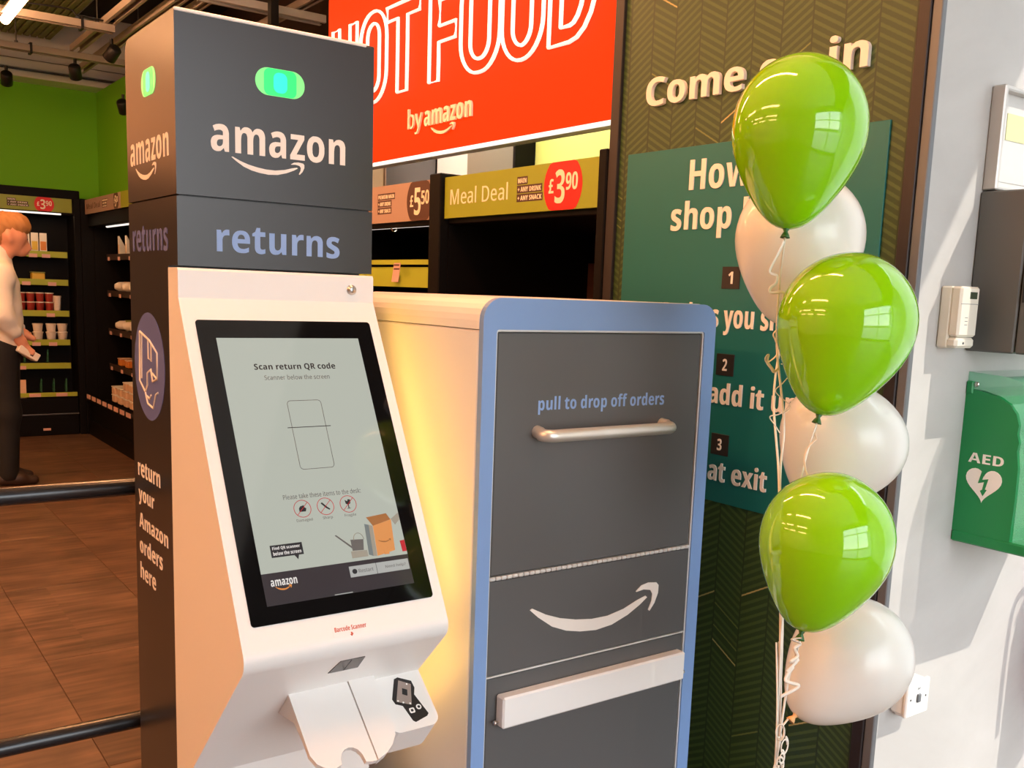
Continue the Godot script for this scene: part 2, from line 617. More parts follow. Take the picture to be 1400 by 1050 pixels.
# ------------------------------------------------------------------ the room
func build_shell() -> void:
	var fl := struct("floor", bx(Vector3(-6.1, -0.14, -9.6), Vector3(3.3, -0.004, 2.9), 0.0), M.vinyl_joint)
	var tile := bx(Vector3(-0.2315, -0.004, -0.464), Vector3(0.2315, 0.0, 0.464), 0.0012)
	var k := 0
	for i in 6:
		for j in 8:
			var o := part(fl, "floor_tile", tile, M["vinyl%d" % ((i * 5 + j * 3 + (i * j) % 2) % 3)], Transform3D(Basis(), Vector3(-0.789 + 0.2325 + 0.465 * i, 0, -9.31 + 0.465 + 0.93 * j)))
			k += 1
	part(fl, "floor_section", bx(Vector3(-6.0, -0.004, -9.4), Vector3(-0.791, 0, 2.8), 0.001), M.vinyl1)
	part(fl, "floor_section", bx(Vector3(-0.789, -0.004, -1.868), Vector3(3.3, 0, 2.8), 0.001), M.vinyl0)
	part(fl, "floor_section", bx(Vector3(2.003, -0.004, -9.4), Vector3(2.9, 0, -1.87), 0.001), M.vinyl2)
	struct("floor_pavement", bx(Vector3(-25, -0.3, 2.9), Vector3(25, -0.14, 30), 0.0), M.stone_out)
	struct("floor_terrace", bx(Vector3(3.35, -0.3, -20), Vector3(25, -0.14, 2.9), 0.0), M.stone_out)
	var op := struct("wall_opposite", bx(Vector3(8.6, -0.14, -16), Vector3(9.6, 9.0, 22), 0.0), M.stone_out)
	op.set_meta("label", "pale stone building across the street outside")
	var wb := struct("wall_back", bx(Vector3(0.25, 0, -9.7), Vector3(3.05, 2.97, -9.52), 0.0), M.green_paint)
	struct("wall_back_left", bx(Vector3(-6.1, 0, -9.7), Vector3(0.25, 2.97, -9.52), 0.0), M.chiller_brown)
	struct("wall_back_upper", bx(Vector3(-6.1, 2.97, -9.7), Vector3(3.05, 3.7, -9.52), 0.0), M.ceiling_grey)
	wb.set_meta("label", "bright green painted back wall above the chillers")
	var bh := struct("wall_bulkhead", bx(Vector3(2.12, 2.03, -9.52), Vector3(2.22, 2.97, -7.2), 0.004), M.green_paint)
	bh.set_meta("label", "bright green bulkhead above the side chillers")
	struct("wall_left", bx(Vector3(-6.2, 0, -9.6), Vector3(-6.0, 3.7, 2.8), 0.0), M.wall_white)
	struct("wall_right", bx(Vector3(2.92, 0, -9.6), Vector3(3.08, 3.7, -1.48), 0.0), M.chiller_brown)
	struct("wall_panel", bx(Vector3(2.9, 1.2, -4.0), Vector3(2.92, 2.7, -1.48), 0.0), M.yellow_wall)
	struct("wall_panel_white", bx(Vector3(2.9, 1.2, -4.94), Vector3(2.92, 2.7, -4.46), 0.0), M.kiosk_white)
	struct("wall_sign", bx(Vector3(1.99, 0, -2.345), Vector3(2.16, 3.6, -1.3), 0.0), M.wall_white)
	var we := struct("wall_entrance", bx(Vector3(1.985, 0, -1.478), Vector3(3.35, 3.6, -1.278), 0.001), M.wall_paint)
	we.set_meta("label", "white painted entrance wall with smudges and sun patches")
	struct("trim_1", bx(Vector3(3.2, 3.355, -1.28), Vector3(3.215, 3.6, 2.9), 0.0), M.wood_jamb)
	struct("wall_pier", bx(Vector3(3.2, 0, 0.345), Vector3(3.36, 3.6, 2.9), 0.0), M.wall_white)
	# the shopfront behind the camera: posts, transom and head
	var w2 := struct("window_1", bx(Vector3(-0.6, 3.15, 2.8), Vector3(3.3, 3.7, 2.95), 0.0), M.edge_grey)
	struct("wall_front", bx(Vector3(-6.1, 0.0, 2.8), Vector3(-0.6, 3.7, 2.95), 0.0), M.wall_white)
	for x in [-0.55, 1.3, 3.15]:
		part(w2, "window_post", bx(Vector3(x - 0.04, 0, 2.82), Vector3(x + 0.04, 3.15, 2.92), 0.004), M.edge_grey)
	part(w2, "window_rail", bx(Vector3(-0.55, 2.35, 2.84), Vector3(3.15, 2.42, 2.9), 0.004), M.edge_grey)
	part(w2, "window_sill", bx(Vector3(-0.55, 0.0, 2.82), Vector3(3.15, 0.12, 2.92), 0.004), M.edge_grey)

# ------------------------------------------------------------------ returns kiosk
func build_kiosk() -> void:
	var xl := 0.586
	var xr := 1.013
	var k := thing("returns_kiosk", "tall white and charcoal parcel returns kiosk with tilted touch screen", "kiosk", Vector3(0.8, 0, -2.18))
	var ZY := Basis(Vector3(0, 0, 1), Vector3(0, 1, 0), Vector3(1, 0, 0))
	# upper head with rounded rear top corner, then the lower column with a shadow gap between
	var head := PackedVector2Array([Vector2(-2.0, 1.546), Vector2(-2.0, 1.888), Vector2(-2.004, 1.892)])
	for a in 7:
		var t := PI / 2 + a * PI / 12
		head.append(Vector2(-2.332 + 0.03 * cos(t), 1.862 + 0.03 * sin(t)))
	head.append(Vector2(-2.362, 1.546))
	var hd := part(k, "head_panel", prism(head, ZY, Vector3.ZERO, xl + 0.002, xr - 0.002), M.kiosk_black)
	part(k, "gap_core", bx(Vector3(xl + 0.008, 1.53, -2.354), Vector3(xr - 0.008, 1.55, -2.008), 0.0), M.black_plastic)
	part(k, "top_lip", bx(Vector3(xl + 0.002, 1.886, -2.005), Vector3(xr - 0.02, 1.8935, -1.9985), 0.002), M.kiosk_white)
	var col := PackedVector2Array([Vector2(-2.0, 1.408), Vector2(-2.0, 1.5425), Vector2(-2.362, 1.5425), Vector2(-2.372, 0.02), Vector2(-2.062, 0.02), Vector2(-2.062, 1.408)])
	var cl := part(k, "column", prism(col, ZY, Vector3.ZERO, xl + 0.002, xr - 0.002), M.kiosk_black)
	# white body
	var body := PackedVector2Array([Vector2(-2.06, 1.404), Vector2(-1.999, 1.404), Vector2(-1.995, 1.399), Vector2(-1.9945, 1.345)])
	for a in 13:
		var t := deg_to_rad(29.2 - a * 73.3 / 12.0)
		body.append(Vector2(-1.6752, 0.7016) + Vector2(cos(t), sin(t)) * 0.035)
	body.append(Vector2(-1.945, 0.373))
	body.append(Vector2(-1.985, 0.33))
	body.append(Vector2(-1.985, 0.0))
	body.append(Vector2(-2.06, 0.0))
	part(k, "body", prism(body, ZY, Vector3.ZERO, xl, xr), M.kiosk_white)
	# lights
	for s in 2:
		var B: Basis = FRONT if s == 0 else LEFT
		var o := Vector3(0.7995, 1.784, -2.0) if s == 0 else Vector3(xl + 0.002, 1.781, -2.181)
		var hw := 0.0525
		var pl := part(k, "status_light", prism(round_rect(-hw, -0.027, hw, 0.027, 0.0265, 10), B, o, -0.01, 0.001), M.status_rim)
		part(pl, "status_lens", prism(round_rect(-hw * 0.66, -0.0262, hw * 0.66, 0.0262, 0.012, 6), B, o, 0.0, 0.0014), M.status_green)
		part(pl, "status_core", prism(round_rect(-hw * 0.28, -0.02, hw * 0.28, 0.02, 0.012, 6), B, o, 0.0, 0.0018), M.status_core)
	# wordmarks
	words(hd, "wordmark", "amazon", bold, M.print_cream, FRONT, Vector3(0.656, 1.635, -2.0), 0.289, 0.0535)
	smile(hd, M.print_cream, FRONT, Vector3(0.697, 1.600, -2.0), 0.155, 0.0006, 0.86)
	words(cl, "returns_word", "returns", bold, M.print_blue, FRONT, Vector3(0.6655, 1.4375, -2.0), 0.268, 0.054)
	words(hd, "wordmark", "amazon", bold, M.print_cream, LEFT, Vector3(xl + 0.002, 1.6215, -2.334), 0.288, 0.0475)
	smile(hd, M.print_cream, LEFT, Vector3(xl + 0.002, 1.5865, -2.2935), 0.158, 0.0006, 0.86)
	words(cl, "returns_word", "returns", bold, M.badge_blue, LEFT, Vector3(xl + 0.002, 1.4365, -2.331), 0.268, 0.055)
	# round badge with a hand and a parcel
	var bc := Vector3(xl + 0.002, 1.189, -2.22)
	var circ := PackedVector2Array()
	for a in 48:
		circ.append(Vector2(cos(TAU * a / 48), sin(TAU * a / 48)) * 0.118)
	var bd := part(cl, "round_badge", prism(circ, LEFT, bc, -0.001, 0.0008), M.badge_blue)
	var strokes := [
		[[-0.066, 0.074], [0.01, 0.058], [0.068, 0.034], [0.066, -0.022], [0.028, -0.012]],
		[[-0.066, 0.074], [-0.074, -0.036], [-0.03, -0.058], [-0.012, -0.04], [-0.01, -0.014], [0.018, -0.004], [0.03, -0.03], [0.066, -0.02]],
		[[-0.05, 0.07], [-0.058, -0.03]],
		[[0.0, 0.06], [0.0, 0.018], [0.022, 0.014], [0.024, 0.052]],
		[[-0.03, -0.058], [-0.012, -0.082], [0.03, -0.088], [0.052, -0.056], [0.07, -0.05]],
		[[-0.02, -0.066], [0.004, -0.07], [0.016, -0.06]],
	]
	for s in strokes:
		var path := []
		for p in s:
			path.append(bc + LEFT * Vector3(p[0], p[1], 0.0012))
		part(bd, "icon_stroke", tube(path, 0.0026, 6), M.print_cream)
	var rows := [["return", 0.9295, 0.179, 0.036], ["your", 0.8605, 0.128, 0.037], ["Amazon", 0.8065, 0.23, 0.0355], ["orders", 0.745, 0.185, 0.0395], ["here", 0.6835, 0.128, 0.0395]]
	for r in rows:
		words(cl, "lettering", r[0], bold, M.print_cream, LEFT, Vector3(xl + 0.002, r[1], -2.333), r[2], r[3])
	part(cl, "side_seam", bx(Vector3(xl + 0.0014, 1.3755, -2.36), Vector3(xl + 0.003, 1.377, -2.064), 0.0), M.kiosk_black)
	# screen
	var S := Basis(Vector3(1, 0, 0), Vector3(0, 0.8729, -0.4879), Vector3(0, 0.4879, 0.8729))
	var O := Vector3(0, 1.345, -1.9945)
	var bz := part(k, "screen_bezel", prism(round_rect(0.610, -0.672, 0.991, -0.049, 0.007), S, O, -0.006, 0.0015), M.bezel_black)
	var dp := part(k, "screen_display", prism(pts([0.6455, -0.5765, 0.955, -0.5765, 0.955, -0.0889, 0.6455, -0.0889]), S, O, 0.0, 0.0018), M.screen_lit)
	var Z := 0.0018
	words(dp, "screen_title", "Scan return QR code", bold, M.screen_ink, S, O + S * Vector3(0.711, -0.1625, Z), 0.176, 0.0165, 0.0003)
	words(dp, "screen_text", "Scanner below the screen", plain, M.screen_grey, S, O + S * Vector3(0.728, -0.1825, Z), 0.141, 0.0105, 0.0003)
	part(dp, "phone_outline", ring_frame(round_rect(0.764, -0.378, 0.838, -0.229, 0.008), round_rect(0.7651, -0.3769, 0.8369, -0.2301, 0.007), S, O, Z, Z + 0.0003), M.screen_grey)
	part(dp, "scan_line", prism(pts([0.755, -0.2885, 0.848, -0.2885, 0.848, -0.287, 0.755, -0.287]), S, O, Z, Z + 0.0003), M.screen_ink)
	words(dp, "screen_text", "Please take these items to the desk:", plain, M.screen_grey, S, O + S * Vector3(0.717, -0.437, Z), 0.165, 0.0105, 0.0003)
	var cap := ["Damaged", "Sharp", "Fragile"]
	for i in 3:
		var cx: float = [0.7515, 0.8, 0.849][i]
		var ci := PackedVector2Array()
		var co := PackedVector2Array()
		for a in 32:
			var d := Vector2(cos(TAU * a / 32), sin(TAU * a / 32))
			co.append(Vector2(cx, -0.458) + d * 0.018)
			ci.append(Vector2(cx, -0.458) + d * 0.0168)
		var ic := part(dp, "warning_icon", ring_frame(co, ci, S, O, Z, Z + 0.0003), M.screen_red)
		var shape: Array = [[-0.007, -0.006, 0.006, -0.006, 0.008, 0.0, 0.004, 0.003, 0.004, 0.007, -0.004, 0.005, -0.007, 0.001], [-0.009, 0.007, -0.006, 0.009, 0.003, -0.001, 0.009, -0.006, 0.007, -0.008, 0.0, -0.003], [-0.006, 0.009, -0.001, 0.006, 0.001, 0.01, 0.006, 0.009, 0.005, 0.001, 0.001, -0.001, 0.001, -0.008, 0.005, -0.0095, -0.005, -0.0095, -0.001, -0.008, -0.001, -0.001, -0.005, 0.001]][i]
		part(ic, "icon_shape", prism(pts(shape, 1, 1, cx, -0.458), S, O, Z, Z + 0.0002), M.screen_ink)
		part(ic, "icon_slash", prism(pts([-0.0121, -0.0113, -0.0113, -0.0121, 0.0121, 0.0113, 0.0113, 0.0121], 1, 1, cx, -0.458), S, O, Z, Z + 0.0004), M.screen_red)
		words(dp, "screen_text", cap[i], plain, M.screen_grey, S, O + S * Vector3(cx - [0.0165, 0.0105, 0.0125][i], -0.4855, Z), [0.033, 0.021, 0.025][i], 0.0075, 0.0002)
	var co2 := part(dp, "callout", prism(pts([0.672, -0.548, 0.717, -0.548, 0.723, -0.557, 0.726, -0.548, 0.736, -0.548, 0.736, -0.524, 0.672, -0.524]), S, O, Z, Z + 0.0003), M.screen_ink)
	words(co2, "screen_text", "Find QR scanner", bold, M.screen_white, S, O + S * Vector3(0.676, -0.5345, Z + 0.0003), 0.055, 0.0075, 0.0002)
	words(co2, "screen_text", "below the screen", bold, M.screen_white, S, O + S * Vector3(0.676, -0.5445, Z + 0.0003), 0.056, 0.0075, 0.0002)
	var br := part(k, "screen_footer", prism(pts([0.6455, -0.638, 0.955, -0.638, 0.955, -0.5765, 0.6455, -0.5765]), S, O, 0.0, Z), M.screen_bar)
	words(br, "wordmark", "amazon", bold, M.screen_white, S, O + S * Vector3(0.6605, -0.6025, Z), 0.052, 0.0125, 0.0003)
	smile(br, M.screen_orange, S, O + S * Vector3(0.668, -0.6115, Z), 0.032, 0.0003, 1.2)
	for q in [[0.8215, 0.8795, "Restart"], [0.8805, 0.9525, "Need help?"]]:
		var bt := part(br, "screen_button", prism(pts([q[0], -0.6075, q[1], -0.6075, q[1], -0.5855, q[0], -0.5855]), S, O, Z, Z + 0.0003), M.screen_button)
		words(bt, "screen_text", q[2], plain, M.screen_grey, S, O + S * Vector3(q[0] + 0.019, -0.6005, Z + 0.0003), q[1] - q[0] - 0.026, 0.0075, 0.0002)
		if q[2] == "Restart":
			var dot := PackedVector2Array()
			for a in 16:
				dot.append(Vector2(q[0] + 0.0105, -0.5965) + Vector2(cos(TAU * a / 16), sin(TAU * a / 16)) * 0.0052)
			part(bt, "button_icon", prism(dot, S, O, Z, Z + 0.0006), M.screen_ink)
	part(br, "home_bar", prism(pts([0.781, -0.6372, 0.819, -0.6372, 0.819, -0.6355, 0.781, -0.6355]), S, O, Z, Z + 0.0003), M.screen_button)
	# picture on the screen: books, open carton, watering can, pot
	var pic := [
		["carton", [0.892, -0.509, 0.935, -0.5, 0.929, -0.565, 0.888, -0.572], M.screen_card], ["carton_flap", [0.881, -0.49, 0.927, -0.486, 0.934, -0.5, 0.892, -0.509], M.screen_card_dark], ["carton_flap", [0.935, -0.499, 0.9545, -0.487, 0.9545, -0.502, 0.942, -0.512], M.screen_stone],
		["book", [0.874, -0.503, 0.883, -0.506, 0.879, -0.571, 0.870, -0.567], M.screen_teal], ["book", [0.883, -0.506, 0.891, -0.509, 0.887, -0.572, 0.879, -0.571], M.screen_stone], ["watering_can", [0.837, -0.532, 0.865, -0.534, 0.861, -0.556, 0.837, -0.555], M.screen_grey],
		["spout", [0.806, -0.520, 0.809, -0.519, 0.838, -0.546, 0.838, -0.551], M.screen_grey], ["stone", [0.833, -0.556, 0.868, -0.557, 0.868, -0.57, 0.833, -0.57], M.screen_stone], ["parcel", [0.904, -0.561, 0.915, -0.561, 0.915, -0.571, 0.904, -0.571], M.screen_card], ["cup", [0.944, -0.547, 0.9545, -0.546, 0.9545, -0.57, 0.945, -0.57], M.screen_red],
	]
	var lift := Z
	for p in pic:
		part(dp, p[0], prism(pts(p[1]), S, O, Z - 0.0002, lift + 0.0002), p[2])
		lift += 0.00005
	var arc := []
	for a in 10:
		var t := PI * a / 9.0
		arc.append(O + S * Vector3(0.855 + 0.011 * cos(t), -0.534 + 0.014 * sin(t), Z + 0.0006))
	part(dp, "can_handle", tube(arc, 0.0008, 5), M.screen_stone)
	smile(dp, M.screen_card_dark, S, O + S * Vector3(0.897, -0.546, lift), 0.028, 0.0004)
	# lock
	var lk := part(k, "lock", lathe([[0.0, 0.0105], [0.0065, 0.0105], [0.0075, 0.0095], [0.009, 0.006], [0.0105, 0.0055], [0.0112, 0.0]], Transform3D(Basis(Vector3.RIGHT, PI / 2), Vector3(0.9595, 1.372, -1.996)), 24), M.steel)
	part(lk, "keyhole", bx(Vector3(0.9585, 1.3685, -1.9862), Vector3(0.9605, 1.3755, -1.985), 0.0003), M.dark_pin)
	# barcode scanner label and window
	part(k, "label_sticker", prism(pts([0.762, -0.7165, 0.838, -0.7165, 0.838, -0.694, 0.762, -0.694]), S, O, -0.001, 0.0002), M.kiosk_white)
	words(k, "scanner_label", "Barcode Scanner", bold, M.label_red, S, O + S * Vector3(0.7665, -0.7075, 0.0003), 0.066, 0.0095, 0.0004)
	part(k, "label_arrow", prism(pts([0.7995, -0.7195, 0.803, -0.7155, 0.8007, -0.7155, 0.8007, -0.7115, 0.7983, -0.7115, 0.7983, -0.7155, 0.796, -0.7155]), S, O, -0.001, 0.0005), M.label_red)
	var u0 := Vector3(0, 0.694, -1.634)
	var uy := Vector3(0, 0.321, 0.311).normalized()
	var U := Basis(Vector3(1, 0, 0), uy, Vector3(1, 0, 0).cross(uy))
	var un := Vector3(0, 0.633, -1.6927)
	var sw := part(k, "scanner_window", prism(pts([0.774, -0.006, 0.838, -0.006, 0.838, 0.040, 0.786, 0.040]), U, un, -0.004, 0.0015), M.scan_glass)
	part(sw, "scanner_bar", prism(pts([0.806, -0.005, 0.8075, -0.005, 0.8105, 0.038, 0.809, 0.038]), U, un, 0.0, 0.0022), M.dark_pin)
	# scoop below the scanner: plate with a finger notch, side cheek and back slot
	var ty := Vector3(0, 0.083, -0.103).normalized()
	var T := Basis(Vector3(1, 0, 0), ty, Vector3(1, 0, 0).cross(ty))
	var to := Vector3(0, 0.581, -1.744)
	var plate := PackedVector2Array([Vector2(0.712, 0.015), Vector2(0.838, 0.015), Vector2(0.838, -0.178), Vector2(0.826, -0.178), Vector2(0.815, -0.175)])
	for a in 9:
		var t := PI * a / 8.0
		plate.append(Vector2(0.79 + 0.024 * cos(t), -0.168 + 0.03 * sin(t)))
	plate.append_array(PackedVector2Array([Vector2(0.752, -0.172), Vector2(0.735, -0.168), Vector2(0.72, -0.155), Vector2(0.712, -0.135)]))
	var sc := part(k, "scan_tray", prism(plate, T, to, -0.012, 0.0), M.kiosk_white)
	part(sc, "tray_cheek", prism(pts([0.8395, 0.012, 0.897, 0.012, 0.897, -0.12, 0.892, -0.138, 0.879, -0.156, 0.862, -0.169, 0.8395, -0.178]), T, to, -0.02, 0.003), M.kiosk_white)
	part(sc, "tray_side", prism(pts([-1.744, 0.581, -1.752, 0.571, -1.80, 0.52, -1.72, 0.53, -1.648, 0.492, -1.645, 0.50]), ZY, Vector3.ZERO, 0.7135, 0.722), M.kiosk_white)
	part(sc, "tray_slot", prism(pts([0.716, 0.006, 0.806, 0.006, 0.806, 0.020, 0.720, 0.020]), T, to, -0.02, 0.0035), M.kiosk_white)
	# reader housing with a printed keypad sticker
	var rd := PackedVector2Array()
	var cr := 0.022
	for p in [Vector2(0.899, 0.02), Vector2(1.012, 0.02)]:
		rd.append(p)
	for a in 6:
		var t := -a * PI / 10.0
		rd.append(Vector2(1.012 - cr + cr * cos(t), -0.134 + cr + cr * sin(t)))
	for a in 6:
		var t := -PI / 2 - a * PI / 10.0
		rd.append(Vector2(0.899 + cr + cr * cos(t), -0.134 + cr + cr * sin(t)))
	var to2 := Vector3(0, 0.569, -1.761)
	var rh := part(k, "reader_housing", prism(rd, T, to2, -0.085, 0.0), M.kiosk_white)
	var kp := part(rh, "reader_sticker", prism(pts([0.958, -0.012, 0.985, -0.0266, 0.986, -0.0437, 0.979, -0.0584, 0.993, -0.1072, 0.988, -0.112, 0.958, -0.1194, 0.953, -0.1145, 0.944, -0.0779, 0.93, -0.0706, 0.927, -0.0584, 0.949, -0.0144]), T, to2, -0.001, 0.0006), M.keypad_black)
	part(kp, "sticker_pad", prism(pts([0.957, -0.0193, 0.981, -0.034, 0.964, -0.0803, 0.934, -0.0657]), T, to2, 0.0, 0.0009), M.keypad_taupe)
	part(kp, "sticker_pad_centre", prism(pts([0.958, -0.0388, 0.968, -0.0449, 0.963, -0.0584, 0.953, -0.0523]), T, to2, 0.0, 0.0012), M.keypad_black)
	for q in [[0.960, -0.0925], [0.9775, -0.088]]:
		part(kp, "sticker_symbol", prism(round_rect(q[0] - 0.006, q[1] - 0.006, q[0] + 0.006, q[1] + 0.006, 0.003 if q[0] < 0.97 else 0.0058), T, to2, 0.0, 0.0009), M.label_white)
		part(kp, "sticker_symbol", prism(round_rect(q[0] - 0.0028, q[1] - 0.0028, q[0] + 0.0028, q[1] + 0.0028, 0.0015), T, to2, 0.0, 0.0012), M.keypad_black)
	for q in [[0.938, -0.065], [0.948, -0.071], [0.962, -0.0765], [0.972, -0.032]]:
		part(kp, "sticker_dot", prism(round_rect(q[0] - 0.002, q[1] - 0.002, q[0] + 0.002, q[1] + 0.002, 0.0018, 3), T, to2, 0.0, 0.0012), M.label_white)
	# warm led strip on the right flank, following the tilted edge
	var la := Vector3(xr + 0.006, 1.36, -2.11)
	var lb := Vector3(xr + 0.006, 0.70, -1.785)
	var ld := (la - lb).normalized()
	part(k, "led_strip", tube([la, lb], 0.005, 8), M.led_warm)
	var zz := Vector3(-1, 0, 0)
	area_light(k, (la + lb) / 2 + Vector3(0.008, 0, 0), Basis(ld.cross(zz), ld, zz), Vector2(0.012, 0.73), Color(1.0, 0.74, 0.34), 0.034)
	var lc := Vector3(xr + 0.006, 0.62, -1.785)
	var le := Vector3(xr + 0.006, 0.345, -2.045)
	part(k, "led_strip", tube([lc, le], 0.005, 8), M.led_warm)
	var l2 := (lc - le).normalized()
	area_light(k, (lc + le) / 2 + Vector3(0.008, 0, 0), Basis(l2.cross(zz), l2, zz), Vector2(0.012, 0.37), Color(1.0, 0.74, 0.34), 0.012)

# ------------------------------------------------------------------ drop-off box
func build_drop_box() -> void:
	var d := thing("drop_off_box", "white parcel drop-off box with blue front frame and charcoal doors", "drop box", Vector3(1.46, 0, -1.98))
	var x0 := 1.116
	var x1 := 1.805
	part(d, "body", bx(Vector3(x0, 0.0, -2.28), Vector3(x1, 1.2995, -1.716), 0.004), M.kiosk_white)
	var XY := FRONT
	# cap with rounded top edges
	var cap := PackedVector2Array([Vector2(x0, 1.3015)])
	cap.append(Vector2(x1, 1.3015))
	for a in 7:
		var t := a * PI / 12
		cap.append(Vector2(x1 - 0.05 + 0.05 * cos(t), 1.319 + 0.05 * sin(t)))
	for a in 7:
		var t := PI / 2 + a * PI / 12
		cap.append(Vector2(x0 + 0.05 + 0.05 * cos(t), 1.319 + 0.05 * sin(t)))
	part(d, "top_cap", prism(cap, XY, Vector3(0, 0, 0), -2.28, -1.716), M.kiosk_white)
	var o := round_rect(x0 + 0.001, 0.02, x1 - 0.001, 1.368, 0.046, 8)
	var i := round_rect(1.1505, 0.09, 1.766, 1.302, 0.006, 8)
	part(d, "front_frame", ring_frame(o, i, XY, Vector3.ZERO, -1.716, -1.70), M.frame_blue)
	# light edge of the door opening
	part(d, "opening_edge", ring_frame(round_rect(1.1505, 0.09, 1.766, 1.302, 0.006, 8), round_rect(1.1545, 0.094, 1.762, 1.298, 0.005, 8), XY, Vector3.ZERO, -1.716, -1.7035), M.hinge)
	var up := part(d, "upper_door", bx(Vector3(1.156, 0.766, -1.716), Vector3(1.7605, 1.2965, -1.7045), 0.003), M.door_grey)
	words(up, "lettering", "pull to drop off orders", bold, M.print_blue, FRONT, Vector3(1.2685, 1.1175, -1.7045), 0.377, 0.0395)
	var hp := [Vector3(1.268, 1.08, -1.706), Vector3(1.266, 1.079, -1.69)]
	for a in 7:
		var t := PI - a * PI / 12
		hp.append(Vector3(1.288 + 0.022 * cos(t), 1.0755, -1.684 + 0.022 * sin(t)))
	for a in 7:
		var t := PI / 2 - a * PI / 12
		hp.append(Vector3(1.622 + 0.022 * cos(t), 1.0755, -1.684 + 0.022 * sin(t)))
	hp.append(Vector3(1.644, 1.079, -1.69))
	hp.append(Vector3(1.642, 1.08, -1.706))
	part(up, "handle", tube(hp, 0.0142, 16), M.brushed)
	# piano hinge
	var hs := begin()
	for n in 40:
		var a := 1.1545 + n * 0.0152
		add_box(hs, Vector3(a, 0.756, -1.716), Vector3(a + 0.0142, 0.7645, -1.7005), 0.002)
	part(d, "piano_hinge", hs.commit(), M.hinge)
	var mid := part(d, "middle_panel", bx(Vector3(1.154, 0.5375, -1.716), Vector3(1.7625, 0.7545, -1.7035), 0.002), M.door_grey)
	smile(mid, M.print_cream, FRONT, Vector3(1.2659, 0.592, -1.7035), 0.396, 0.0015)
	part(d, "panel_seam", bx(Vector3(1.154, 0.5325, -1.716), Vector3(1.7625, 0.5365, -1.7025), 0.0008), M.hinge)
	var lw := part(d, "lower_door", bx(Vector3(1.156, 0.098, -1.716), Vector3(1.7605, 0.5315, -1.7045), 0.003), M.door_grey)
	var bar := part(lw, "pull_bar", bx(Vector3(1.182, 0.419, -1.7045), Vector3(1.7435, 0.4925, -1.673), 0.004), M.kiosk_white)
	for x in [1.174, 1.7515]:
		part(bar, "bar_screw", lathe([[0.0, 0.006], [0.005, 0.006], [0.006, 0.0], [0.0025, -0.001], [0.0025, -0.01]], Transform3D(Basis(Vector3(0, 0, 1), PI / 2 * (1 if x < 1.5 else -1)), Vector3(x, 0.432, -1.69)), 12), M.steel)
	for y in [0.70, 0.30]:
		part(d, "side_clip", bx(Vector3(x1 - 0.001, y - 0.004, -1.73), Vector3(x1 + 0.006, y + 0.004, -1.72), 0.001), M.steel)

# ------------------------------------------------------------------ signs on the wall
func loop_tube(outline: PackedVector2Array, x: float, r: float) -> ArrayMesh:
	var path := []
	var n := outline.size()
	for i in n:
		var p := outline[i]
		var q := outline[(i + 1) % n]
		var steps := maxi(1, int(ceil(p.distance_to(q) / 0.12)))
		for s in steps:
			var t := p.lerp(q, float(s) / steps)
			path.append(Vector3(x, t.y, t.x))
	return tube(path, r, 6, r * 0.5, true)

func bowl(z0: float, z1: float, y0: float, y1: float, r: float, n := 8) -> PackedVector2Array:
	return round_rect(z0, y0, z1, y1, r, n)

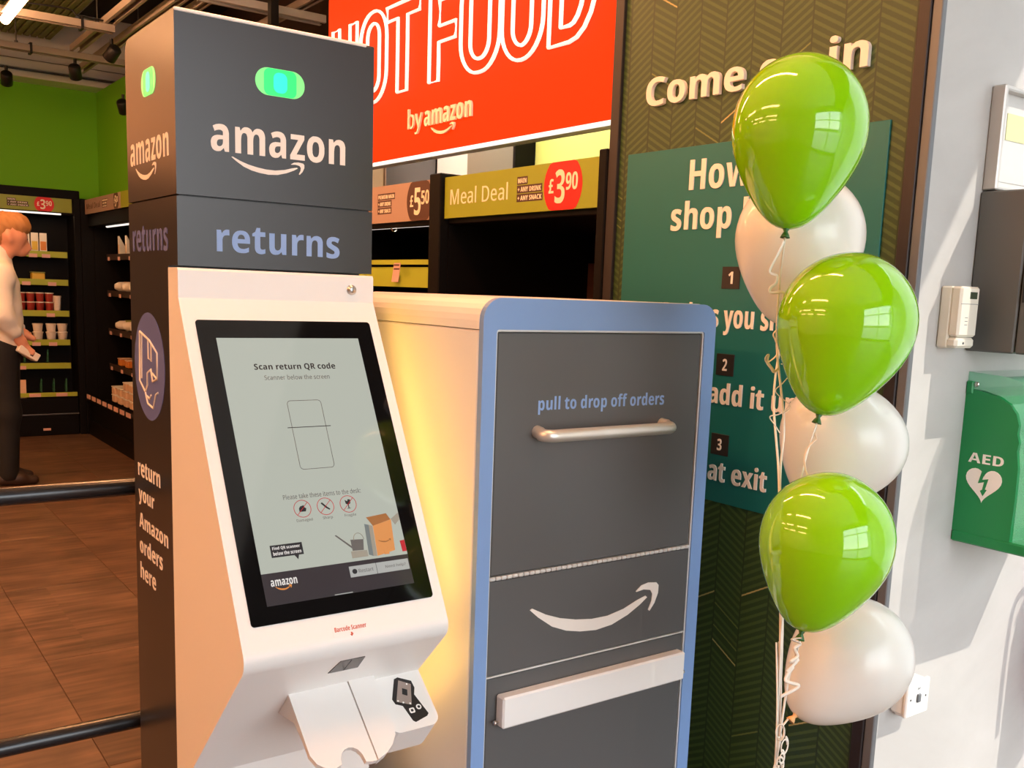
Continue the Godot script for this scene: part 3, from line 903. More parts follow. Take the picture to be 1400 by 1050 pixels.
func build_signs() -> void:
	var h := thing("hot_food_sign", "red backlit sign with white outlined capital letters over chillers", "sign", Vector3(2.05, 1.9, -3.355))
	part(h, "sign_box", bx(Vector3(1.99, 1.906, -4.372), Vector3(2.1, 2.72, -2.342), 0.004), M.kiosk_white)
	part(h, "red_face", bx(Vector3(1.978, 1.9065, -4.37), Vector3(1.99, 2.718, -2.344), 0.002), M.sign_red)
	part(h, "under_light", bx(Vector3(1.978, 1.892, -4.37), Vector3(1.992, 1.9055, -2.344), 0.002), M.strip_white)
	area_light(h, Vector3(2.03, 1.885, -3.35), Basis(Vector3(0, 0, 1), Vector3(1, 0, 0), Vector3(0, 1, 0)), Vector2(1.9, 0.06), Color(1.0, 0.95, 0.82), 0.12)
	var x := 1.977
	var r := 0.0125
	var t := 2.508   # cap line
	var b := 2.165   # base line
	var L := []
	var H := PackedVector2Array([Vector2(-4.31, b), Vector2(-4.31, t), Vector2(-4.24, t), Vector2(-4.24, b + 0.21), Vector2(-4.135, b + 0.21), Vector2(-4.135, t), Vector2(-4.065, t), Vector2(-4.065, b), Vector2(-4.135, b), Vector2(-4.135, b + 0.14), Vector2(-4.24, b + 0.14), Vector2(-4.24, b)])
	L.append(["H", [H]])
	for o in [[-4.03, -3.79], [-3.212, -2.957], [-2.945, -2.706]]:
		L.append(["O", [bowl(o[0], o[1], 2.153, 2.52, 0.118), bowl(o[0] + 0.066, o[1] - 0.066, 2.2, 2.472, 0.058)]])
	L.append(["T", [PackedVector2Array([Vector2(-3.695, b), Vector2(-3.695, t - 0.055), Vector2(-3.79, t - 0.055), Vector2(-3.79, t), Vector2(-3.52, t), Vector2(-3.52, t - 0.055), Vector2(-3.614, t - 0.055), Vector2(-3.614, b)])]])
	L.append(["F", [PackedVector2Array([Vector2(-3.438, b), Vector2(-3.438, t), Vector2(-3.225, t), Vector2(-3.225, t - 0.055), Vector2(-3.368, t - 0.055), Vector2(-3.368, 2.362), Vector2(-3.25, 2.362), Vector2(-3.25, 2.304), Vector2(-3.368, 2.304), Vector2(-3.368, b)])]])
	var dout := PackedVector2Array([Vector2(-2.671, b), Vector2(-2.671, t)])
	var din := PackedVector2Array([Vector2(-2.61, b + 0.05), Vector2(-2.61, t - 0.05)])
	for a in 11:
		var q := PI / 2 - PI * a / 10.0
		dout.append(Vector2(-2.565 + 0.130 * cos(q), 2.3365 + 0.1715 * sin(q)))
		din.append(Vector2(-2.565 + 0.068 * cos(q), 2.3365 + 0.1215 * sin(q)))
	L.append(["D", [dout, din]])
	for l in L:
		var ms := []
		for o in l[1]:
			ms.append(loop_tube(o, x, r))
		part(h, "outlined_letter", merge(ms), M.sign_outline)
	words(h, "lettering", "by", plain, M.sign_cream, LEFT, Vector3(1.978, 1.984, -3.598), 0.114, 0.102, 0.008)
	words(h, "wordmark", "amazon", bold, M.sign_cream, LEFT, Vector3(1.978, 2.0055, -3.466), 0.342, 0.0585, 0.008)
	smile(h, M.sign_cream, LEFT, Vector3(1.978, 1.965, -3.414), 0.173, 0.008, 0.87)

	# dark green herringbone wall panel with raised lettering
	var p := thing("welcome_panel", "dark green herringbone wall panel with raised cream welcome lettering", "sign", Vector3(1.98, 0, -1.81))
	var st := begin()
	var z0 := -2.299
	var z1 := -1.329
	for v in [[z0, 0.0, 0.0, 1.0], [z0, 2.6, 0.0, 0.0], [z1, 2.6, 1.0, 0.0], [z0, 0.0, 0.0, 1.0], [z1, 2.6, 1.0, 0.0], [z1, 0.0, 1.0, 1.0]]:
		st.set_normal(Vector3(-1, 0, 0))
		st.set_uv(Vector2(v[2], v[3]))
		st.add_vertex(Vector3(1.9795, v[1], v[0]))
	part(p, "printed_face", st.commit(), M.chevron)
	part(p, "backing", bx(Vector3(1.98, 0.0, z0), Vector3(1.99, 2.6, z1), 0.0), M.chiller_black)
	part(p, "frame_strip", bx(Vector3(1.968, 0, -2.338), Vector3(1.99, 2.75, z0), 0.002), M.frame_brown)
	part(p, "frame_strip", bx(Vector3(1.972, 0, z1), Vector3(1.99, 2.75, -1.298), 0.002), M.frame_brown)
	part(p, "corner_trim", bx(Vector3(1.978, 0, -1.298), Vector3(1.995, 2.75, -1.274), 0.002), M.edge_grey)
	words(p, "raised_letters", "Come on in", bold, M.print_cream, LEFT, Vector3(1.9795, 1.917, -2.184), 0.74, 0.084, 0.012)
	var bd := part(p, "teal_board", bx(Vector3(1.974, 0.832, -2.256), Vector3(1.9795, 1.794, -1.374), 0.001), M.teal)
	for q in [["How to", 1.675, 0.354, 0.082], ["shop here", 1.545, 0.48, 0.103], ["Pack as you shop", 1.288, 0.50, 0.084], ["We'll add it up", 1.084, 0.492, 0.077], ["Pay at exit", 0.872, 0.338, 0.078]]:
		words(bd, "lettering", q[0], bold, M.print_cream, LEFT, Vector3(1.974, q[1], -1.816 - q[2] / 2), q[2], q[3], 0.003)
	for q in [["1", 1.44], ["2", 1.209], ["3", 0.992]]:
		var sq := part(bd, "number_tile", bx(Vector3(1.972, q[1] - 0.029, -1.849), Vector3(1.9745, q[1] + 0.029, -1.786), 0.0005), M.frame_brown)
		words(sq, "numeral", q[0], bold, M.print_cream, LEFT, Vector3(1.972, q[1] - 0.016, -1.8255), 0.016, 0.032, 0.001)

# ------------------------------------------------------------------ chillers
func price_header(parent: Node, b: Basis, o: Vector3, w: float, h: float, lime: bool, price: String, pence: String) -> void:
	# o: lower left corner on the face plane
	var hd := part(parent, "header_board", prism(pts([0, 0, w, 0, w, h, 0, h]), b, o, -0.012, 0.0), M.header_lime if lime else M.header_pink)
	var cr := PackedVector2Array()
	var cx := w * (0.79 if lime else 0.89)
	for a in 32:
		var y := clampf(0.5 * h + sin(TAU * a / 32) * h * 0.66, 0.0, h)
		cr.append(Vector2(cx + cos(TAU * a / 32) * h * 0.66, y))
	var dk: Material = M.price_red if lime else M.price_brown
	var ds := part(hd, "price_disc", prism(cr, b, o, 0.0, 0.001), dk)
	words(ds, "price", "£", bold, M.print_cream2, b, o + b * Vector3(cx - h * 0.48, h * 0.36, 0.001), h * 0.17, h * 0.30)
	words(ds, "price", price, bold, M.print_cream2, b, o + b * Vector3(cx - h * 0.26, h * 0.14, 0.001), h * 0.34, h * 0.70)
	words(ds, "price", pence, bold, M.print_cream2, b, o + b * Vector3(cx + h * 0.11, h * 0.40, 0.001), h * 0.40, h * 0.36)
	words(hd, "lettering", "Meal Deal", plain, M.print_cream2 if lime else M.print_dark, b, o + b * Vector3(w * 0.045, h * 0.32, 0.0), w * 0.41, h * 0.39)
	for k in 3:
		var tx: String = [("MAIN" if lime else "PREMIUM MAIN"), "+ ANY DRINK", "+ ANY SNACK"][k]
		var tw: float = w * ([0.065, 0.155, 0.16][k] if lime else [0.16, 0.13, 0.13][k])
		var y0: float = h * (0.62 - 0.19 * k)
		var bx0 := w * 0.515
		var bk := part(hd, "offer_strip", prism(pts([bx0, y0, bx0 + tw, y0, bx0 + tw, y0 + h * 0.17, bx0, y0 + h * 0.17]), b, o, 0.0, 0.0006), M.print_dark)
		words(bk, "offer_text", tx, bold, M.print_cream2, b, o + b * Vector3(bx0 + w * 0.006, y0 + h * 0.03, 0.0006), tw - w * 0.012, h * 0.105, 0.0006)

func shelf(parent: Node, b: Basis, o: Vector3, w: float, depth: float, tags: Array, lime := true) -> void:
	# o: front left lower corner; b.z points out of the cabinet
	var sh := part(parent, "shelf", prism(pts([0, 0, w, 0, w, 0.02, 0, 0.02]), b, o, -depth, 0.0), M.chiller_black)
	part(sh, "price_rail", prism(pts([0, -0.022, w, -0.022, w, 0.028, 0, 0.028]), b, o, 0.0, 0.006), M.rail_lime if lime else M.chiller_brown)
	for t in tags:
		part(sh, "price_tag", prism(pts([t, -0.026, t + 0.065, -0.026, t + 0.065, 0.004, t, 0.004]), b, o, 0.005, 0.0085), M.price_tag)

func pack(n: String, label: String, cat: String, at: Vector3, kind: int, m1: Material, m2: Material, turn := 0.0, group := "") -> Node3D:
	var t := thing(n, label, cat, at, group)
	t.rotation.y = turn
	var ms: Array
	if kind == 0:      # sandwich wedge
		ms = [["carton", prism(pts([-0.05, 0, 0.03, 0, 0.028, 0.012, -0.05, 0.158]), Basis(Vector3(0, 0, -1), Vector3(0, 1, 0), Vector3(1, 0, 0)), Vector3(0, 0, -0.02), -0.028, 0.028), m1], ["label_band", prism(pts([0.031, 0.012, 0.0275, 0.018, -0.0165, 0.1, -0.013, 0.1]), Basis(Vector3(0, 0, 1), Vector3(0, 1, 0), Vector3(1, 0, 0)), Vector3(0, 0.002, 0.03), -0.024, 0.024), m2]]
		ms[1][1] = bx(Vector3(-0.024, 0.012, 0.0), Vector3(0.024, 0.09, 0.032), 0.004)
	elif kind == 1:    # lidded tub
		ms = [["tub", lathe([[0.0, 0.0], [0.032, 0.0], [0.034, 0.003], [0.041, 0.06]], Transform3D(), 16), m1], ["lid", lathe([[0.0, 0.07], [0.04, 0.07], [0.044, 0.067], [0.044, 0.06], [0.0, 0.06]], Transform3D(), 16), m2]]
	elif kind == 2:    # box with lid line
		ms = [["tray", bx(Vector3(-0.05, 0, -0.05), Vector3(0.05, 0.055, 0.05), 0.006), m1], ["film_lid", bx(Vector3(-0.053, 0.055, -0.053), Vector3(0.053, 0.066, 0.053), 0.004), m2]]
	elif kind == 3:    # roll or wrap in a bag
		ms = [["wrap", lathe([[0.0, 0.0], [0.03, 0.006], [0.04, 0.03], [0.042, 0.1], [0.038, 0.17], [0.022, 0.2], [0.0, 0.205]], Transform3D(Basis(Vector3(0, 0, 1), PI / 2), Vector3(0.1, 0.042, 0)), 14), m1], ["wrap_label", lathe([[0.0425, 0.0], [0.0432, 0.005], [0.0432, 0.05], [0.0425, 0.055]], Transform3D(Basis(Vector3(0, 0, 1), PI / 2), Vector3(0.03, 0.042, 0)), 14), m2]]
	else:              # short cup
		ms = [["cup", lathe([[0.0, 0.0], [0.025, 0.0], [0.027, 0.003], [0.034, 0.07]], Transform3D(), 14), m1], ["lid", lathe([[0.0, 0.078], [0.034, 0.078], [0.037, 0.075], [0.037, 0.069], [0.0, 0.069]], Transform3D(), 14), m2]]
	for q in ms:
		var o := MeshInstance3D.new()
		o.name = q[0]
		o.mesh = q[1]
		o.set_surface_override_material(0, q[2])
		t.add_child(o, true)
	return t

func side_chiller(n: String, label: String, za: float, zb: float, header: int) -> Node3D:
	# a cabinet in the run along the right wall; za (far) < zb (near), faces -x
	var c := thing(n, label, "chiller", Vector3(2.4, 0, (za + zb) / 2), "open chillers along the sign wall")
	part(c, "back_panel", bx(Vector3(2.72, 0.05, za), Vector3(2.76, 1.86 if label.contains("stocked open") else 1.66, zb), 0.0), M.chiller_black)
	part(c, "end_panel", bx(Vector3(2.0, 0.3, za), Vector3(2.72, 1.63, za + 0.006), 0.0), M.chiller_black)
	part(c, "base", bx(Vector3(1.93, 0.0, za + 0.002), Vector3(2.72, 0.3, zb - 0.002), 0.006), M.chiller_black)
	part(c, "kick_plate", bx(Vector3(1.915, 0.0, za + 0.002), Vector3(1.93, 0.13, zb - 0.002), 0.003), M.chiller_black)
	var cy := 1.82 if label.contains("stocked open") else 1.63
	part(c, "canopy", bx(Vector3(2.0, cy, za + 0.002), Vector3(2.72, cy + 0.035, zb - 0.002), 0.003), M.chiller_black)
	if not label.contains("5.50"):
		part(c, "side_post", bx(Vector3(1.962, 0.0, zb), Vector3(2.5, 1.82, zb + 0.039), 0.004), M.chiller_black)
	if header >= 0:
		price_header(c, LEFT, Vector3(1.98, 1.65, za + 0.004), zb - za - 0.004, 0.153, header == 1, "3" if header == 1 else "5", "90" if header == 1 else "50")
	return c

func build_chillers() -> void:
	# the empty unit beside the welcome panel
	var a := side_chiller("open_chiller", "empty dark open chiller under the lime Meal Deal header, next to herringbone panel", -3.315, -2.378, 1)
	part(a, "side_post", bx(Vector3(1.962, 0.0, -3.399), Vector3(2.5, 1.82, -3.316), 0.004), M.chiller_black)
	part(a, "wood_panel", bx(Vector3(2.70, 0.3, -3.31), Vector3(2.718, 1.515, -2.38), 0.002), M.chiller_wood)
	for y in [1.30, 1.05]:
		part(a, "wood_joint", bx(Vector3(2.697, y, -3.31), Vector3(2.701, y + 0.006, -2.38), 0.0), M.chiller_black)
	part(a, "shelf_bracket", prism(pts([0, 0, 0.05, 0.0, 0.06, 0.10, 0.045, 0.10]), FRONT, Vector3(2.05, 1.385, -3.316), 0.0, 0.006), M.price_tag)
	# the unit with the pink five-fifty header
	var b := side_chiller("open_chiller", "open chiller under the pink header with the brown 5.50 price disc", -4.36, -3.402, 0)
	part(b, "led_tube", tube([Vector3(2.02, 1.637, -4.3), Vector3(2.02, 1.637, -3.47)], 0.008, 10), M.strip_white)
	area_light(b, Vector3(2.02, 1.625, -3.88), Basis(Vector3(0, 0, 1), Vector3(1, 0, 0), Vector3(0, 1, 0)), Vector2(0.8, 0.016), Color(1, 0.93, 0.8), 0.05)
	part(b, "tube_clip", lathe([[0.013, -0.006], [0.016, 0.0], [0.013, 0.006]], Transform3D(Basis(Vector3.RIGHT, PI / 2), Vector3(2.02, 1.63, -3.79)), 14), M.steel)
	shelf(b, LEFT, Vector3(2.03, 1.44, -4.355), 0.95, 0.5, [], true)
	part(b, "shelf_front_board", prism(pts([0, 0, 0.95, 0, 0.95, 0.045, 0, 0.045]), LEFT, Vector3(2.0, 1.385, -4.355), 0.0, 0.006), M.rail_lime)
	part(b, "shelf_front_board", prism(pts([0, 0, 0.95, 0, 0.95, 0.02, 0, 0.02]), LEFT, Vector3(2.02, 1.478, -4.355), 0.0, 0.006), M.rail_lime)
	var tg := part(b, "hanging_tag", prism(pts([0, 0, 0.055, 0.0, 0.075, 0.078, 0.02, 0.078]), LEFT, Vector3(1.985, 1.405, -3.735), 0.0, 0.003), M.price_tag)
	for k in 2:
		part(tg, "tag_print", prism(pts([0.02, 0, 0.066, 0.0, 0.068, 0.006, 0.022, 0.006]), LEFT, Vector3(1.982, 1.4715 - 0.016 * k, -3.735), 0.0, 0.001), M.print_dark)
	for k in 3:
		part(b, "shelf_pin", lathe([[0.0, 0.004], [0.005, 0.003], [0.006, 0.0]], Transform3D(Basis(Vector3(0, 0, 1), PI / 2), Vector3(2.71, 1.53, -4.1 + 0.25 * k)), 10), M.steel)
	shelf(b, LEFT, Vector3(2.03, 1.16, -4.355), 0.95, 0.5, [], true)
	# units the kiosk hides
	for k in 3:
		var z: float = [-5.42, -6.47, -7.56][k]
		var u := side_chiller("open_chiller", ["dark open chiller next after the pink 5.50 header unit", "dark open chiller in the middle of the run behind the kiosk", "dark open chiller adjoining the stocked corner chiller"][k], z, z + 1.0, k % 2)
		for y in [0.7, 1.0, 1.3]:
			shelf(u, LEFT, Vector3(2.1, y, z + 0.007), 0.99, 0.55, [0.2, 0.6], true)
	# far unit of the run, stocked
	var f := side_chiller("open_chiller", "stocked open chiller meeting the back chiller in the corner", -9.2, -7.66, -1)
	part(f, "rear_filler", bx(Vector3(2.0, 1.60, -9.2), Vector3(2.72, 2.03, -9.19), 0.0), M.chiller_black)
	part(f, "end_header", prism(pts([0, 0, 0.355, 0, 0.355, 0.12, 0, 0.12]), LEFT, Vector3(1.93, 1.90, -7.98), -0.012, 0.0), M.header_lime)
	price_header(f, LEFT, Vector3(1.93, 1.90, -9.18), 1.19, 0.12, false, "5", "50")
	part(f, "header_back", bx(Vector3(1.955, 1.80, -9.2), Vector3(2.1, 2.03, -7.62), 0.004), M.chiller_black)
	part(f, "led_tube", tube([Vector3(2.04, 1.80, -8.9), Vector3(2.04, 1.80, -7.7)], 0.012, 10), M.strip_white)
	area_light(f, Vector3(2.04, 1.78, -8.3), Basis(Vector3(0, 0, 1), Vector3(1, 0, 0), Vector3(0, 1, 0)), Vector2(1.3, 0.02), Color(1, 0.86, 0.66), 0.09)
	part(f, "deck_edge", bx(Vector3(1.9, 0.30, -9.2), Vector3(1.96, 0.335, -7.6), 0.004), M.chiller_black)
	for k in 8:
		part(f, "price_tag", prism(pts([0, 0, 0.12, 0, 0.12, 0.035, 0, 0.035]), LEFT, Vector3(1.9, 0.325, -9.17 + k * 0.19), 0.0, 0.006), M.price_tag)
	var ys := [1.546, 1.237, 0.908, 0.60]
	for y in ys:
		shelf(f, LEFT, Vector3(2.1, y, -9.19), 1.53, 0.55, [0.05, 0.4, 0.75, 1.1], false)
	var grp := "packs in the corner chiller"
	var nth := ["next to the corner", "second from the corner", "third from the corner", "fourth from the corner", "fifth from the corner", "sixth from the corner"]
	for k in 5:
		pack("sandwich_pack", "pale bagged sandwich wedge %s on the side chiller's top shelf" % nth[k], "sandwich", Vector3(2.17, 1.5685, -8.95 + 0.24 * k), 0, M.pack_white, M.pack_peach, -PI / 2, grp + " top shelf")
	for k in 5:
		pack("wrapped_roll", "pale wrapped roll %s on the side chiller's second shelf" % nth[k], "roll", Vector3(2.2, 1.26, -8.95 + 0.24 * k), 3, M.pack_white, M.pack_peach, 0.0, grp + " second shelf")
	for k in 5:
		pack("wrapped_roll", "leafy wrapped roll %s on the side chiller's third shelf" % nth[k], "roll", Vector3(2.2, 0.931, -8.95 + 0.24 * k), 3, M.pack_white, M.pack_leaf, 0.0, grp + " third shelf")
	for k in 5:
		pack("snack_tray", "orange filled snack tray %s on the side chiller's fourth shelf" % nth[k], "tray", Vector3(2.17, 0.623, -8.95 + 0.24 * k), 2, M.pack_orange, M.pack_peach, 0.0, grp + " fourth shelf")
	for k in 6:
		for s in mini(k / 2 + 2, 3):
			pack("snack_tray", "white snack tray, %s in the deck stack %s" % [["bottom one", "middle one", "top one"][s], nth[k]], "tray", Vector3(2.06, 0.3365 + 0.0675 * s, -8.72 + 0.19 * k), 2, M.pack_peach, M.pack_white, 0.0, grp + " bottom deck")

	# back chiller facing the entrance
	var c := thing("back_chiller", "wide open chiller on the green back wall with lime shelf rails", "chiller", Vector3(1.0, 0, -9.3))
	var xa := 0.3
	var xb := 1.842
	part(c, "back_panel", bx(Vector3(xa, 0.0, -9.51), Vector3(1.9, 2.03, -9.50), 0.0), M.chiller_black)
	part(c, "base", bx(Vector3(xa, 0.0, -9.50), Vector3(xb, 0.325, -9.235), 0.006), M.chiller_black)
	part(c, "base_moulding", tube([Vector3(xa, 0.184, -9.235), Vector3(xb, 0.184, -9.235)], 0.008, 8), M.steel_dark)
	part(c, "base_label", bx(Vector3(1.55, 0.045, -9.236), Vector3(1.61, 0.065, -9.232), 0.001), M.price_tag)
	part(c, "fascia", bx(Vector3(xa, 1.885, -9.50), Vector3(1.9, 2.095, -9.235), 0.006), M.chiller_black)
	part(c, "side_post", bx(Vector3(1.845, 0.0, -9.50), Vector3(1.90, 2.03, -9.215), 0.004), M.chiller_black)
	part(c, "corner_filler", bx(Vector3(1.901, 0.0, -9.5), Vector3(2.12, 2.03, -9.212), 0.003), M.chiller_black)
	part(c, "led_tube", tube([Vector3(xa, 1.89, -9.24), Vector3(1.75, 1.89, -9.24)], 0.008, 8), M.strip_white)
	area_light(c, Vector3(1.1, 1.875, -9.22), Basis(Vector3(1, 0, 0), Vector3(0, 0, -1), Vector3(0, 1, 0)), Vector2(1.5, 0.02), Color(1, 0.9, 0.72), 0.12)
	price_header(c, FRONT, Vector3(0.82, 1.905, -9.23), 1.015, 0.115, true, "3", "90")
	var bys := [1.56, 1.325, 1.06, 0.812, 0.61]
	var tg2 := [[0.95, 1.2, 1.3], [0.9, 1.14, 1.34], [0.98, 1.32], [1.2, 1.33], [1.08]]
	for k in 5:
		shelf(c, FRONT, Vector3(xa, bys[k] - 0.012, -9.3), 1.5, 0.19, tg2[k], true)
	part(c, "price_rail", bx(Vector3(xa, 0.338, -9.235), Vector3(xb - 0.01, 0.375, -9.228), 0.002), M.rail_lime)
	for x in [1.45, 1.66]:
		part(c, "price_tag", bx(Vector3(x, 0.34, -9.229), Vector3(x + 0.09, 0.37, -9.224), 0.001), M.price_tag)
	for q in [[1.44, 0.64], [1.62, 0.64], [1.56, 0.39], [1.66, 0.39], [1.76, 0.39]]:
		part(c, "shelf_divider", prism(pts([0, 0, 0.08, 0.0, 0.078, 0.05, 0.03, 0.11, 0, 0.12]), Basis(Vector3(0, 0, -1), Vector3(0, 1, 0), Vector3(1, 0, 0)), Vector3(q[0], q[1] - 0.02, -9.3), 0.0, 0.003), M.clear_cover)
	var gz := -9.355
	for k in 3:
		pack("sandwich_pack", ["cream sandwich wedge beside the person's face on the top shelf", "yellow labelled sandwich wedge in the middle of the top shelf", "orange labelled sandwich wedge at the end of the top shelf"][k], "sandwich", Vector3(1.49 + 0.066 * k, 1.5695, gz - 0.01), 0, M.pack_white, [M.pack_white, M.pack_yellow, M.pack_orange][k], 0.0, "sandwiches in the back chiller")
	pack("salad_box", "yellow salad box alone on the second lime shelf", "salad", Vector3(1.575, 1.3345, gz - 0.02), 2, M.pack_yellow, M.pack_leaf)
	for k in 4:
		for s in 2:
			pack("dessert_cup", "red dessert cup, %s of the %s pair from the white flared cup" % [["lower", "upper"][s], ["fourth", "third", "second", "first"][k]], "cup", Vector3(1.44 + 0.073 * k, 1.0695 + 0.079 * s, gz - 0.02), 4, M.pack_red, M.pack_white, 0.0, "dessert cups")
	pack("stemmed_cup", "white flared cup standing at the end of the third lime shelf", "cup", Vector3(1.72, 1.0695, gz - 0.02), 4, M.pack_white, M.pack_white).scale = Vector3(1.0, 1.7, 1.0)
	for k in 3:
		for s in 2:
			pack("food_tub", "white lidded tub, %s of the stack %s" % [["lower", "upper"][s], ["beside the low white box", "between the two other tub stacks", "nearest the chiller's side post"][k]], "tub", Vector3([1.56, 1.665, 1.755][k], 0.8215 + 0.071 * s, gz - 0.02), 1, M.pack_white, M.pack_white, 0.0, "white tubs")
	pack("snack_box", "low white box beside the tubs on the fourth lime shelf", "box", Vector3(1.45, 0.8215, gz - 0.02), 2, M.pack_white, M.pack_peach)
	pack("wedge_pack", "single pale wedge left on the back chiller's bottom deck", "sandwich", Vector3(1.41, 0.3265, gz + 0.04), 0, M.pack_peach, M.pack_peach)
	# a neutral batten lamp behind the red sign lights the yellow wall
	var bl := thing("batten_lamp", "white batten lamp behind the red sign, over yellow wall", "lamp", Vector3(2.45, 2.6, -3.7))
	part(bl, "housing", bx(Vector3(2.42, 2.62, -5.0), Vector3(2.48, 2.66, -2.5), 0.004), M.kiosk_white)
	part(bl, "tube", tube([Vector3(2.45, 2.6, -4.95), Vector3(2.45, 2.6, -2.55)], 0.014, 10), M.strip_white)
	part(bl, "hanger", cyl(Vector3(2.45, 2.66, -3.7), Vector3(2.45, 3.6, -3.7), 0.004, 6), M.steel_dark)
	area_light(bl, Vector3(2.45, 2.575, -3.75), Basis(Vector3(0, 0, 1), Vector3(1, 0, 0), Vector3(0, 1, 0)), Vector2(2.4, 0.03), Color(1.0, 0.98, 0.94), 2.4)
	# ducts and dark panel seen over the empty unit
	var du := thing("extract_duct", "dull metal duct seen above the empty chiller", "duct", Vector3(2.75, 1.9, -5.8))
	part(du, "duct_body", bx(Vector3(2.6, 1.9, -6.6), Vector3(2.9, 2.35, -4.98), 0.02), M.duct)
	part(du, "duct_flange", bx(Vector3(2.58, 1.88, -4.98), Vector3(2.9, 2.37, -4.95), 0.004), M.steel_dark)
	var pn := thing("rear_panel", "grey brown board behind the chillers next to yellow wall", "panel", Vector3(2.84, 0, -4.2))
	part(pn, "board", bx(Vector3(2.79, 0.0, -4.45), Vector3(2.9, 2.6, -4.02), 0.004), M.wood_jamb)
	part(pn, "board_edge", bx(Vector3(2.78, 0.0, -4.02), Vector3(2.9, 2.6, -4.0), 0.002), M.chiller_black)

# ------------------------------------------------------------------ ceiling
func strut(n: String, label: String, a: Vector3, b: Vector3, w := 0.05, m: Material = null) -> Node3D:
	var c := thing(n, label, "strut", (a + b) / 2, "ceiling support struts")
	var along_x := absf(b.x - a.x) > absf(b.z - a.z)
	var e := Vector3(0, 0, w / 2) if along_x else Vector3(w / 2, 0, 0)
	var mm: Material = m if m else M.strut
	part(c, "web", bx(a - e - Vector3(0, 0.004, 0), b + e, 0.001), mm)
	for s in [-1.0, 1.0]:
		part(c, "flange", bx(a + e * s - e * 0.08 * s - Vector3(0, 0.045, 0), b + e * s + e * 0.08 * s, 0.001), mm)
		part(c, "lip", bx(a + e * s * 0.72 - e * 0.25 - Vector3(0, 0.045, 0), b + e * s * 0.72 + e * 0.25 - Vector3(0, 0.04, 0), 0.0008), mm)
	return c

func spot(label: String, at: Vector3, aim: Vector3) -> void:
	var s := thing("track_spotlight", label, "spotlight", at, "black spotlights under the struts")
	part(s, "stem", cyl(at, at + Vector3(0, -0.06, 0), 0.012, 10), M.black_plastic)
	part(s, "yoke", bx(at + Vector3(-0.025, -0.085, -0.025), at + Vector3(0.025, -0.055, 0.025), 0.004), M.black_plastic)
	var y := -aim.normalized()
	var x := y.cross(Vector3(0.3, 0.2, 0.9)).normalized()
	var B := Basis(x, y, x.cross(y))
	part(s, "can", lathe([[0.0, 0.06], [0.034, 0.06], [0.042, 0.052], [0.044, -0.04], [0.038, -0.044], [0.035, -0.02], [0.0, -0.018]], Transform3D(B, at + Vector3(0, -0.10, 0)), 18), M.black_plastic)
	part(s, "lens", lathe([[0.0, -0.019], [0.034, -0.02], [0.034, -0.022], [0.0, -0.023]], Transform3D(B, at + Vector3(0, -0.10, 0)), 16), M.spot_glow)
	var l := SpotLight3D.new()
	l.name = "light"
	l.light_color = Color(1.0, 0.93, 0.80)
	l.light_energy = 4.5
	l.spot_angle = 48.0
	l.spot_angle_attenuation = 0.8
	l.spot_range = 20.0
	l.spot_attenuation = 2.0
	l.light_size = 0.03
	l.shadow_enabled = true
	s.add_child(l)
	l.look_at_from_position(at + Vector3(0, -0.10, 0) - y * 0.03, at + Vector3(0, -0.10, 0) - y, Vector3(0.3, 0.2, 0.9))
	l.position -= s.position

func lamp(label: String, a: Vector3, b: Vector3, e: float) -> void:
	var l := thing("linear_lamp", label, "lamp", (a + b) / 2, "warm linear ceiling lamps")
	var h := Vector3(0.02, 0, 0)
	part(l, "housing", bx(a - h + Vector3(0, 0.04, 0), b + h + Vector3(0, 0.055, 0), 0.003), M.kiosk_white)
	part(l, "diffuser", tube([a, b], 0.028, 14), M.lamp_glow)
	for q in [a.lerp(b, 0.15), a.lerp(b, 0.85)]:
		part(l, "hanger", cyl(q + Vector3(0, 0.05, 0), Vector3(q.x, 3.6, q.z), 0.003, 6), M.steel_dark)
	area_light(l, (a + b) / 2 - Vector3(0, 0.042, 0), Basis(Vector3(1, 0, 0), Vector3(0, 0, -1), Vector3(0, 1, 0)), Vector2(0.07, absf(b.z - a.z)), Color(1.0, 0.68, 0.44), e)

